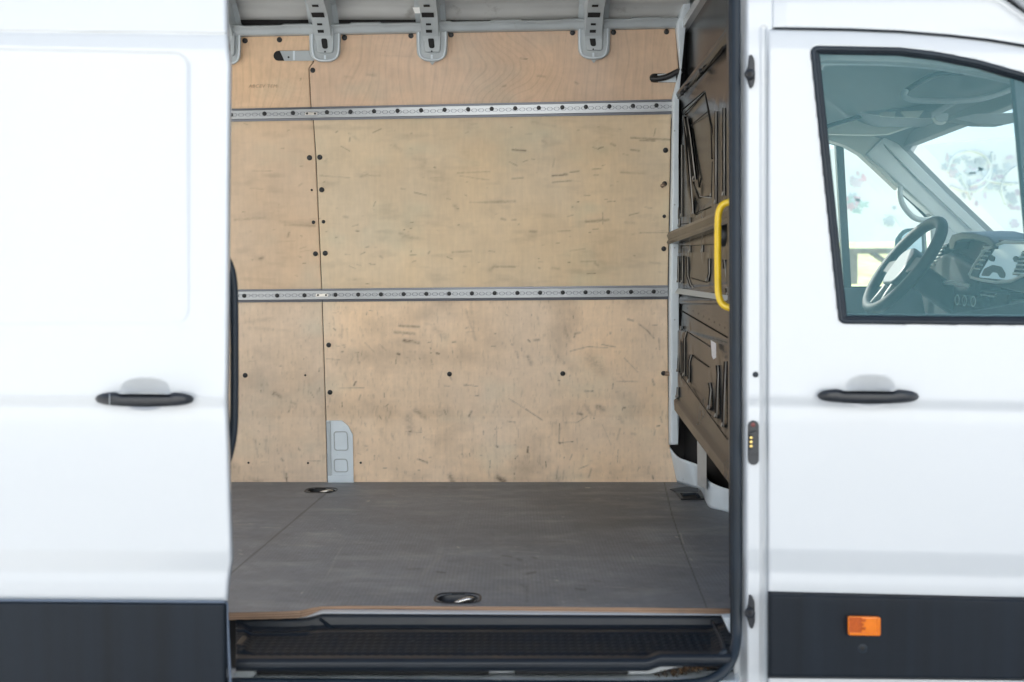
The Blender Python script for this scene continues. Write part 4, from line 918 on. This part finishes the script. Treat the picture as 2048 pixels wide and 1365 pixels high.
# ------------------------------------------------------------------ B pillar and the body above the door
def roofline(px): return interp(px, [(1400, -400), (1700, -170), (1900, -50), (1985, -4), (2048, 40), (2200, 150), (2350, 300)])
def bodyd(px, py):
    d = DB+.012+softprof(py)*.9
    d += .035*float(sstep(1498, 1478, px))             # turns into the opening
    d += .005*float(sstep(1518, 1524, px)*(1-sstep(1530, 1536, px)))*(1 if py > 50 else 0)
    if py < gap_y(px)+3 and px > 1545: d += (.010*math.exp(-abs(py-gap_y(px))/2.)-.010)*min(1, (px-1545)/30)
    if py < 20: d += .05*float(sstep(10, -220, py))
    return d
body = grid('side_pillar', 26, 435, lambda s, t: P(lerp(1468, 1545, s), lerp(-330, 1410, t), bodyd(lerp(1468, 1545, s), lerp(-330, 1410, t))), M['white'], van, flip=True, solid=.02, off=-1, label='white pillar between the open side door and the passenger door')
def upf(s, t):
    x = lerp(1545, 2330, s); y = lerp(max(roofline(x), -330), gap_y(x)-2.2, t**.8); return P(x, y, bodyd(x, y))
grid('upper_body_side', 200, 90, upf, M['white'], van, flip=True, solid=.02, off=-1)
tube('roof_gutter', [P(x, roofline(x)+1, bodyd(x, roofline(x))+.01) for x in range(1480, 2330, 25)], .012, M['white'], body, n=10)
tube('door_gap', [P(x, gap_y(x)-.4, DB+.056) for x in range(1548, 2300, 15)], .0015, M['seal'], body, n=6)
tube('door_gap', [P(1531.5, y, DB+softprof(y)+.010) for y in range(60, 1390, 25)], .0010, M['grey_paint'], body, n=6)
def onb(x, y, o): return P(x, y, bodyd(x, y)-o)
def striker(cy, sc=1.0):
    pl = [(1497, cy-33), (1502, cy-33), (1507, cy-22), (1508, cy+18), (1504, cy+32), (1499, cy+33), (1495, cy+22), (1492, cy+12), (1491, cy-2), (1495, cy-12)]
    o = prism('door_striker', [onb(x, y, -.002) for x, y in rounded(pl, 4)], (0, -.012, 0), M['handle'], body, bev=.003)
    dome('striker_boss', onb(1499, cy+4, .010), (0, -1, 0), .011, .010, M['handle'], o); dome('striker_socket', onb(1499, cy+3, .0195), (0, -1, 0), .005, .002, M['void'], o)
striker(145); striker(1222)
dome('pillar_plug', onb(1511, 749.5, 0), (0, -1, 0), .0062, .003, M['seal'], body)
cpn = [(1506+11*math.cos(a), 852+11*math.sin(a)) for a in np.linspace(math.pi, 2*math.pi, 9)]+[(1506+11*math.cos(a), 919+11*math.sin(a)) for a in np.linspace(0, math.pi, 9)]
co = prism('contact_plate', [onb(x, y, -.001) for x, y in cpn], (0, -.006, 0), M['handle'], body, bev=.0015, label='black oblong contact plate with brass pins')
prism('contact_block', [onb(x, y, .007) for x, y in rounded([(1497, 866), (1512, 862), (1514, 905), (1497, 911)], 2)], (0, -.006, 0), M['handle'], co, bev=.0015)
prism('contact_slot', [onb(x, y, .0132) for x, y in rounded([(1499.5, 870), (1504.5, 870), (1504.5, 899), (1499.5, 899)], 2)], (0, -.0006, 0), M['void'], co)
for y in (876, 884.5, 893): dome('contact_pin', onb(1502, y, .0138), (0, -1, 0), .0032, .002, M['brass'], co)
dome('reflector_dot', onb(1506, 850, .005), (0, -1, 0), .0045, .002, mat('red_dot', (.16, .035, .03), .5), co)
# opening seal
sp = [(1471, -330), (1471, 0), (1471.5, 400), (1473, 900), (1474, 1200), (1474, 1268), (1470, 1300), (1461, 1326), (1446, 1346), (1422, 1361), (1390, 1369), (1300, 1372), (1000, 1371), (700, 1368), (430, 1366)]
def seald(x, y): return 2.232+softprof(y)*.8 if y < 1200 else lerp(2.242, 2.175, float(sstep(1230, 1360, y)))
tube('door_seal', [P(x, y, seald(x, y)) for x, y in sp], .0115, M['seal'], van, n=14, smooth_path=2, flat=.85, label='dark rubber seal round the side door opening')
tube('seal_flange', [P(x-10, y, seald(x, y)+.03) for x, y in sp[:6]], .004, M['seal'], van, n=8)
# inner face of the pillar
prism('pillar_inner_trim', [(.512, 2.26, .5), (.512, 2.50, .5), (.512, 2.55, 2.45), (.512, 2.30, 2.45)], (.12, 0, 0), M['bulk'], van)
# grab handle
hp = [(1480, 404), (1458, 404), (1444, 410), (1437, 424), (1435.5, 450), (1435.5, 575), (1438, 597), (1446, 611), (1460, 617), (1480, 617)]
tube('grab_handle', [P(x, y, interp(x, [(1435, 2.45), (1460, 2.44), (1480, 2.43)])) for x, y in hp], .0080, M['yellow'], van, n=16, smooth_path=2, label='yellow tubular grab handle inside the door opening')

# ================================================================== sliding door (slid back, standing proud of the body)
DS = 2.115
SE = [(-120, 454), (0, 455), (60, 456), (95, 458), (128, 462), (200, 461), (400, 459), (600, 458), (760, 456), (800, 455), (840, 456.5), (900, 458.5), (1000, 461), (1080, 464), (1120, 465), (1140, 462), (1165, 458.5), (1203, 456)]
def sdp(py): return side_prof(py)
def sl(px, py):
    d = DS+softprof(py-(px*.006-.5))
    e = interp(py, SE)-px; d += .016*math.exp(-max(e, 0)/2.5)
    rr = max(abs(px-60)/320., 0)
    d += .0030*math.exp(-((py-(63+px*.012))/2.2)**2)
    # pressed window panel
    qx = min(378-px, 200); qy = min(py-(98+px*.022), (648-py))
    q = -math.hypot(max(30-qx, 0), max(30-qy, 0))+30 if (qx < 30 and qy < 30) else min(qx, qy)
    d += (.0016+.0040*float(sstep(600, 100, py)))*float(sstep(-4, 5, q))
    d += .004*float(sstep(60, 64, py-px*.01)-1)*-1*(-1)
    d += cupf(px, py, 290, 787)
    return d
def slf(s, t):
    y = lerp(-330, 1203, t); x = lerp(-420, interp(y, SE)-1.5, s); return P(x, y, sl(x, y))
sdo = grid('sliding_door', 290, 500, slf, M['white'], van, flip=True, label='white sliding side door pushed back, pressed blank panel')
# edge return and inner skin
def ret(s, t):
    y = lerp(-330, 1203, t); x = interp(y, SE)-1.5; p = P(x, y, sl(x, y)); prof_ = [(0, 0), (.0, .010), (-.004, .016), (-.004, .030), (-.02, .034), (-.5, .036)]
    k = s*5; i = min(int(k), 4); u = k-i; p.x += lerp(prof_[i][0], prof_[i+1][0], u); p.y += lerp(prof_[i][1], prof_[i+1][1], u); return p
grid('door_edge', 10, 200, ret, M['white'], sdo)
cladl = clad('lower_cladding', -420, 454, lambda x: 1198.5+.008*x, lambda x: 1420, lambda x, y: DS+softprof(y-(x*.006)), sdo)
for s_k in (0,):
    tube('cladding_lip', [P(x, 1200+.008*x+1, DS+softprof(1200)-.010) for x in range(-420, 456, 30)], .0030, M['clad_edge'], cladl, n=6)
    tube('cladding_lip', [P(453.5+(y-1205)*.045, y, DS+softprof(y)-.008) for y in range(1205, 1420, 15)], .0028, M['clad_edge'], cladl, n=6)
grid('cladding_return', 3, 20, lambda s, t: P(455+(lerp(1205, 1420, t)-1205)*.045, lerp(1205, 1420, t), DS+.012)+Vector((-.006, .014*s, 0)), M['clad_edge'], cladl)
handle(sdo, 289, 799, 99, lambda x, y: DS, .5, None)
tube('handle_split', [P(219, y, DS-.034+.0) for y in (788, 799, 811)], .0006, M['grey_paint'], sdo, n=5)
# dark inner grab of the sliding door
ih = [(455, 518), (463, 535), (468.5, 560), (470.5, 600), (471, 700), (471, 800), (470, 850), (466, 885), (459, 915), (453, 930)]
tube('inner_door_grab', [P(x-2, y, 2.185) for x, y in ih], .0085, M['seal'], sdo, n=12, smooth_path=2)
# ================================================================== cab
# far side: door frame with window opening
FW = [(1440, 275), (1560, 276), (1654, 284), (1690, 294), (1722, 312), (1760, 345), (1798, 381), (1830, 411), (1858, 440), (1863, 470), (1863, 576), (1440, 576)]
FD = 4.06
def farwall():
    outer = [(1395, 180), (1790, 240), (1790, 262), (1776, 268), (1800, 292), (1888, 381), (1975, 464), (1975, 760), (1395, 760)]
    bm = bmesh.new()
    def loop(poly):
        vs = [bm.verts.new(P(x, y, FD+.10*0)) for x, y in poly]; return [bm.edges.new((vs[i], vs[(i+1) % len(vs)])) for i in range(len(vs))]
    e = loop(outer)+loop(FW); bmesh.ops.triangle_fill(bm, use_beauty=True, edges=e)
    me = bpy.data.meshes.new('far_cab_door'); bm.to_mesh(me); bm.free(); return me
fw = link('far_cab_door', farwall(), M['headliner'], van, False, 'far cab door seen through the passenger window', solid=.05, off=1)
prism('door_card', [P(1395, 577, FD-.03), P(1863, 577, FD-.03), P(1960, 560, FD-.03), P(1960, 760, FD-.03), P(1395, 760, FD-.03)], (0, .03, 0), M['dash'], fw)
tube('far_window_seal', [P(x, y, FD-.004) for x, y in FW], .006, M['seal'], fw, closed=True, n=8)
me = rawmesh('far_window_pane', [P(x, y, FD+.03) for x, y in FW], [tuple(range(len(FW)))]); link('far_window_pane', me, M['glass_far'], fw, False)
prism('far_window_divider', [P(x, y, FD-.01) for x, y in [(1671, 284), (1687, 288), (1703, 577), (1688, 577)]], (0, .02, 0), M['dash_trim'], fw)
tube('door_card_line', [P(x, y, FD-.04) for x, y in [(1686, 611), (1705, 608), (1726, 606)]], .003, M['pillar_trim'], fw, n=6)
# far A pillar trim and side header
ap = prism('windscreen_pillar', [P(x, y, d) for x, y, d in [(1776, 266, 3.98), (1800, 291, 3.99), (1888, 380, 4.0), (1976, 465, 4.0), (1912, 468, 4.0), (1872, 437, 4.0), (1798, 373, 4.0), (1732, 309, 3.98)]], (0, .05, 0), M['pillar_trim'], van, bev=.006)
tube('pillar_edge', [P(x, y, 3.985) for x, y in [(1768, 290), (1830, 352), (1900, 418), (1945, 460)]], .004, M['pillar_trim'], ap, n=6)
prism('windscreen_pillar_lower', [P(x, y, 3.99) for x, y in [(1860, 432), (1915, 466), (1912, 520), (1878, 540), (1866, 560)]], (0, .05, 0), M['pillar_trim'], van, bev=.01)
prism('side_header_trim', [P(x, y, 3.99) for x, y in [(1560, 262), (1654, 264), (1700, 270), (1776, 266), (1770, 286), (1733, 310), (1765, 338), (1800, 375), (1796, 379), (1758, 343), (1720, 308), (1690, 291), (1654, 280), (1560, 272)]], (0, .04, 0), M['visor'], van)
tube('cab_grab_handle', [P(x, y, 3.93) for x, y in [(1800, 373), (1799, 385), (1802, 404), (1813, 422), (1828, 437), (1845, 441), (1860, 440), (1869, 435)]], .0105, M['pillar_trim'], van, smooth_path=2, n=12)
# exterior far mirror
mir = prism('wing_mirror', [P(x, y, 4.30) for x, y in rounded([(1786, 515), (1790, 474), (1806, 458), (1846, 454), (1850, 510), (1820, 545)], 8)], (.05, .10, 0), M['dash_trim'], van, bev=.01)
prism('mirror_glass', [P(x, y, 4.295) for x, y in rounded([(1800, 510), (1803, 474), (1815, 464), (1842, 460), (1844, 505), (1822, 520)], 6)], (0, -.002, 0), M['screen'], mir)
# headliner: lofted ceiling with overhead shelf, console and visors
def hl(s, t):
    x = lerp(XB+.05, 1.50, s); y = lerp(2.29, 4.06, t)
    z = 2.10-max(.14*float(sstep(1.0, 1.32, x)), .17*float(sstep(3.72, 4.06, y)), .22*float(sstep(2.65, 2.29, y)))
    z -= .03*float(sstep(1.02, 1.12, x)*(1-sstep(3.78, 3.9, y))*sstep(2.35, 2.5, y))      # shelf step
    z += .05*float(sstep(1.16, 1.22, x)*(1-sstep(1.32, 1.38, x))*sstep(2.5, 2.6, y)*(1-sstep(3.1, 3.2, y)))
    zr = interp(x, [(.55, 2.60), (.75, 2.52), (.95, 2.34), (1.2, 2.12), (1.36, 2.03), (1.53, 1.975)])-.30*float(1-sstep(2.20, 2.85, y))-.12*float(sstep(3.8, 4.14, y))
    return Vector((x, y, min(z, zr-.03)))
grid('headliner', 90, 90, hl, M['headliner'], van, solid=.01, off=1)
box('cab_roof_skin', (XB, 2.27, 2.30), (1.0, 4.12, 2.33), M['white'], van)
prism('windscreen_header', [(1.47, 2.80, 1.885), (1.47, 4.04, 1.89), (1.54, 4.04, 1.90), (1.54, 2.80, 1.895)], (0, 0, .05), M['headliner'], van, bev=.008)
M['ohc'] = mat('overhead_console_plastic', (.30, .32, .33), .5, noise=.05)
oc = prism('overhead_console', [P(1712, 215, 3.72), P(1722, 198, 3.74), P(1745, 190, 3.70), P(1762, 210, 3.60), P(1800, 222, 3.45), P(1862, 224, 3.25), P(1862, 240, 3.25), P(1800, 237, 3.45), P(1745, 232, 3.62), P(1716, 226, 3.71)], (.10, 0, .06), M['ohc'], van, bev=.006)
for a in range(2):
    for b in range(4):
        for c in range(2):
            q = P(1724+a*15+b*3.2-c*1.2, 212-a*6-b*1.0+c*6.5, 3.695-.01*a); prism('grille_slot', [q+Vector((-.0018, 0, -.004)), q+Vector((.0018, 0, -.004)), q+Vector((.0018, 0, .004)), q+Vector((-.0018, 0, .004))], (0, -.004, 0), M['void'], oc)
prism('console_button', [P(x, y, 3.42) for x, y in [(1758, 226), (1790, 224), (1788, 236), (1760, 234)]], (0, -.01, 0), M['visor'], oc, bev=.002)
prism('console_button', [P(x, y, 3.30) for x, y in [(1800, 224), (1846, 222), (1836, 236), (1808, 236)]], (0, -.01, 0), M['visor'], oc, bev=.002)
prism('rear_view_sensor', [P(x, y, 3.30) for x, y in rounded([(1864, 226), (1898, 226), (1896, 240), (1886, 245), (1872, 243)], 6)], (.02, .06, 0), M['ohc'], van, bev=.005)
prism('sun_visor', [P(x, y, 3.80) for x, y in rounded([(1600, 262), (1652, 250), (1736, 228), (1858, 240), (1775, 268), (1740, 270), (1655, 268)], 5)], (.015, .03, .0), M['visor'], van, bev=.004)
tube('visor_rod', [P(1652, 254, 3.74), P(1725, 232, 3.74)], .008, M['dash_trim'], van, n=8)
prism('sun_visor', [P(x, y, 3.0) for x, y in rounded([(1905, 238), (1950, 228), (2060, 225), (2075, 236), (2010, 250), (1960, 249)], 5)], (.015, .10, .01), M['headliner'], van, bev=.004)
tube('shelf_lip', [P(x, y, 2.95) for x, y in [(1812, 180), (1806, 192), (1818, 200), (1850, 203), (1920, 203), (1975, 197), (2035, 175)]], .008, M['ohc'], van, smooth_path=2, n=8)
tube('shelf_lip', [P(x, y, 3.0) for x, y in [(1812, 182), (1850, 158), (1880, 146), (1930, 146)]], .008, M['dash_trim'], van, smooth_path=2, n=8)
tube('shelf_lip', [P(x, y, 2.33) for x, y in [(1641, 140), (1643, 131), (1655, 127), (1780, 128), (1860, 134), (1940, 147), (2030, 166)]], .0045, M['ohc'], van, smooth_path=2, n=8)
prism('inner_frame_top', [P(x, y, 2.29) for x, y in [(1600, 60), (2100, 60), (2100, 185), (2030, 160), (1940, 141), (1860, 129), (1780, 123), (1655, 121), (1642, 124), (1636, 135), (1682, 660), (1660, 660), (1600, 200)]], (0, .03, 0), M['headliner'], van)
prism('inner_door_ledge', [P(x, y, 2.28) for x, y in [(1660, 627), (2340, 633), (2340, 760), (1660, 760)]], (0, .06, 0), M['dash_trim'], van, bev=.006)
# windscreen glass and front structure
me = rawmesh('windscreen', [(1.55, 2.30, 1.94), (1.55, 4.08, 1.94), (2.05, 4.08, 1.42), (2.05, 2.30, 1.42)], [(0, 1, 2, 3)]); link('windscreen', me, M['glass_far'], van, False)
box('scuttle', (2.0, 2.30, .9), (2.1, 4.1, 1.415), M['dash'], van)
box('cab_floor', (XB+.05, 2.30, .55), (2.1, 4.1, .60), M['dash'], van)
# dashboard: long body facing back
XD = 1.54
dsh = prism('dashboard', [(XD+.02, 2.32, .7), (XD+.02, 2.32, 1.33), (XD+.05, 2.32, 1.43), (XD+.14, 2.32, 1.475), (2.02, 2.32, 1.42), (2.02, 2.32, .7)], (0, 1.68, 0), M['dash'], van, bev=.015, label='dark dashboard across the cab')
def DX(px, py, o=0.): p = PX(px, py, XD-o); return p
# instrument hood
hood_o = [(1898, 500), (1897, 482), (1903, 470), (1920, 465), (1945, 466), (1975, 474), (1988, 486)]
hood_i = [(1988, 500), (1968, 486), (1945, 480), (1925, 480), (1911, 485), (1907, 500)]
hd = prism('instrument_hood', [DX(x, y, .06) for x, y in hood_o+hood_i], (.14, 0, .005), M['dash_trim'], dsh, bev=.006)
prism('instrument_panel', [DX(x, y, .012) for x, y in [(1905, 500), (1912, 484), (1945, 479), (1985, 490), (1962, 560), (1880, 560), (1880, 520)]], (.03, 0, 0), M['dash'], hd)
prism('steering_column_cover', [DX(x, y, .05) for x, y in [(1848, 520), (1895, 505), (1960, 540), (1945, 640), (1850, 640), (1835, 560)]], (.10, 0, 0), M['dash'], dsh, bev=.015)
def vent(quad, n, par):
    a, b, c, d = [Vector(q) for q in quad]
    v = prism('air_vent', [DX(q.x, q.y, .045) for q in (a, b, c, d)], (.04, 0, 0), M['dash_trim'], par, bev=.003)
    A_ = [a.lerp(b, .18).lerp(d.lerp(c, .18), .04), a.lerp(b, .86).lerp(d.lerp(c, .86), .04), a.lerp(b, .86).lerp(d.lerp(c, .86), .96), a.lerp(b, .18).lerp(d.lerp(c, .18), .96)]
    prism('vent_opening', [DX(q.x, q.y, .047) for q in A_], (.001, 0, 0), M['void'], v)
    for k in range(n):
        t = (k+.5)/n; L = A_[0].lerp(A_[3], t); R = A_[1].lerp(A_[2], t); tube('vent_slat', [DX(L.x, L.y, .050), DX(R.x, R.y, .050)], .0028, M['pillar_trim'], v, n=6)
vent([(1884, 490), (1898, 486), (1868, 536), (1854, 534)], 6, dsh)
fr = prism('centre_stack', [DX(x, y, .04) for x, y in [(1979, 478), (2110, 482), (2110, 590), (2040, 586), (2010, 578), (1940, 562), (1934, 545)]], (.08, 0, 0), M['dash_trim'], dsh, bev=.006)
tube('stack_rim', [DX(x, y, .05) for x, y in [(2100, 487), (1981, 484), (1938, 546), (1944, 558), (2010, 568), (2060, 545)]], .005, M['pillar_trim'], fr, n=8, smooth_path=1)
vent([(1966, 488), (1993, 488), (1957, 546), (1944, 543)], 6, fr)
prism('touch_screen', [DX(x, y, .046) for x, y in [(1997, 487), (2060, 489), (2030, 562), (1956, 555)]], (.003, 0, 0), M['screen'], fr)
prism('screen_reflection', [DX(x, y, .0475) for x, y in rounded([(1962, 552), (1968, 538), (1985, 530), (2003, 534), (2011, 548), (2009, 557), (2000, 556), (1994, 546), (1984, 545), (1978, 553)], 3)], (.001, 0, 0), M['dash_trim'], fr)
for (x_, y_) in ((1982, 518), (2031, 520)): prism('screen_button', [DX(x, y, .052) for x, y in rounded([(x_-6, y_-3), (x_-1, y_-8), (x_+7, y_-3), (x_+4, y_+6), (x_-3, y_+4)], 2)], (.004, 0, 0), M['dash'], fr)
vent([(2040, 500), (2075, 500), (2050, 555), (2018, 552)], 6, fr)
lc = prism('climate_panel', [DX(x, y, .03) for x, y in [(1932, 577), (2020, 586), (2004, 628), (1914, 618), (1918, 596)]], (.06, 0, 0), M['dash'], dsh, bev=.004)
tube('panel_trim', [DX(x, y, .035) for x, y in [(1932, 578), (1931, 585), (1990, 594), (1995, 585)]], .0025, M['pillar_trim'], lc, n=6)
tube('panel_trim', [DX(x, y, .035) for x, y in [(1945, 580), (1970, 584), (2018, 588)]], .004, M['dash_trim'], lc, n=6)
for (x_, y_) in ((1943, 604), (1958, 605.5), (1976, 607)):
    c = DX(x_, y_, .03); k = tube('climate_knob', [c+Vector((.0, 0, 0)), c+Vector((-.045, 0, .006))], .018, M['dash'], lc, n=18)
    tube('knob_rim', [c+Vector((-.047, .016*math.cos(a), .006+.016*math.sin(a))) for a in np.linspace(0, 2*math.pi, 19)[:-1]], .0016, M['pillar_trim'], lc, closed=True, n=6)
tube('stalk', [DX(1890, 566, .08), DX(1905, 566, .08), DX(1925, 571, .07), DX(1936, 572, .07)], .007, M['pillar_trim'], dsh, n=8, smooth_path=1)
c = DX(1850, 579, .10); tube('light_switch_ring', [c+Vector((0, .019*math.cos(a), .019*math.sin(a))) for a in np.linspace(.8, 4.0, 14)], .0022, M['pillar_trim'], dsh, n=6)
prism('dash_side_face', [P(1850, 640, 2.5), P(2300, 560, 2.5), P(2300, 700, 2.5), P(1850, 700, 2.5)], (0, .02, 0), M['dash'], van)
prism('glove_lid', [DX(x, y, .02) for x, y in [(2012, 600), (2200, 590), (2200, 680), (2000, 660)]], (.04, 0, 0), M['dash_trim'], dsh, bev=.008)
# steering wheel
C0 = P(1808, 531, 3.62); th = math.radians(54); U_ = Vector((math.cos(th), 0, math.sin(th))); V_ = Vector((0, 1, 0)); N_ = U_.cross(V_)  # N_ points to the driver (back/up)
if N_.x > 0: N_ = -N_
R_ = .182
sw = tube('steering_wheel', [C0+U_*R_*math.cos(a)+V_*R_*math.sin(a) for a in np.linspace(0, 2*math.pi, 61)[:-1]], .0195, M['dash'], van, closed=True, n=16, label='dark four spoke steering wheel on the far side of the cab')
hubp = [(-.085, -.05), (-.05, -.075), (.04, -.07), (.065, -.03), (.065, .03), (.04, .07), (-.05, .075), (-.085, .05)]
hubp = rounded([(a, b) for a, b in hubp], .03)
prism('airbag_cover', [C0+U_*a+V_*b-N_*.03 for a, b in hubp], N_*.045, M['dash_trim'], sw, bev=.010)
for sgn in (-1, 1):
    prism('spoke', [C0+U_*a+V_*b*sgn-N_*.01 for a, b in [(.03, .05), (.02, .175), (-.02, .178), (-.04, .05)]], N_*.014, M['dash'], sw, bev=.004)
    tube('spoke_trim', [C0+U_*a+V_*b*sgn for a, b in [(-.06, .03), (-.12, .035), (-.17, .05)]], .008, M['dash_light'], sw, n=8)
tube('column', [C0-N_*.03, C0-N_*.22], .045, M['dash'], sw, n=16)

# ================================================================== front end of the van (beyond the picture's right edge)
def caproof(a, t):
    x = lerp(.55, 1.53, a); y = lerp(2.215, 4.14, t)
    z = interp(x, [(.55, 2.60), (.75, 2.52), (.95, 2.34), (1.2, 2.12), (1.36, 2.03), (1.53, 1.975)])
    z -= .30*float(1-sstep(2.20, 2.85, y))+.12*float(sstep(3.8, 4.14, y)); return Vector((x, y, z))
grid('cab_roof', 40, 40, caproof, M['white'], van, solid=.008, off=1)
prism('windscreen_pillar_skin', [(1.375, 2.235, 1.70), (1.50, 2.235, 1.72), (1.62, 2.235, 1.70), (2.10, 2.235, 1.44), (2.02, 2.235, 1.38), (1.90, 2.235, 1.40), (1.45, 2.235, 1.62)], (0, .05, 0), M['white'], van, bev=.012)
arch = [(2.02+.43*math.cos(a), .40+.43*math.sin(a)) for a in np.linspace(math.pi, .1, 20)]
wing = [(1.375, .40)]+arch+[(2.66, .45), (2.70, .80), (2.60, 1.02), (2.35, 1.20), (2.08, 1.36), (1.85, 1.40), (1.375, 1.30)]
prism('front_wing', [(x, 2.205, z) for x, z in wing], (0, .10, 0), M['white'], van, bev=.02)
prism('bonnet', [(x, 2.31, z) for x, z in [(1.95, 1.36), (2.10, 1.37), (2.36, 1.20), (2.60, 1.03), (2.71, .80), (2.71, .45), (2.60, .45), (1.95, 1.20)]], (0, 1.80, 0), M['white'], van, bev=.03)
prism('near_dash_end', [(1.56, 2.24, .7), (1.56, 2.24, 1.40), (2.0, 2.24, 1.38), (2.0, 2.24, .7)], (0, .06, 0), M['dash'], van)
def wheel(x, y):
    t = tube('wheel', [(x, y, .345), (x, y+.20, .345)], .345, M['black'], van, n=48); t['label'] = 'black tyre on a silver steel rim'
    tube('rim', [(x, y-.006, .345), (x, y+.02, .345)], .215, M['chrome'], t, n=40)
    for k in range(5):
        a = 2*math.pi*k/5; tube('wheel_nut', [(x+.06*math.cos(a), y-.03, .345+.06*math.sin(a)), (x+.06*math.cos(a), y, .345+.06*math.sin(a))], .012, M['seal'], t, n=6)
wheel(2.02, 2.26)
box('underbody', (-1.9, 2.36, .30), (2.5, 4.1, .42), M['void'], van)
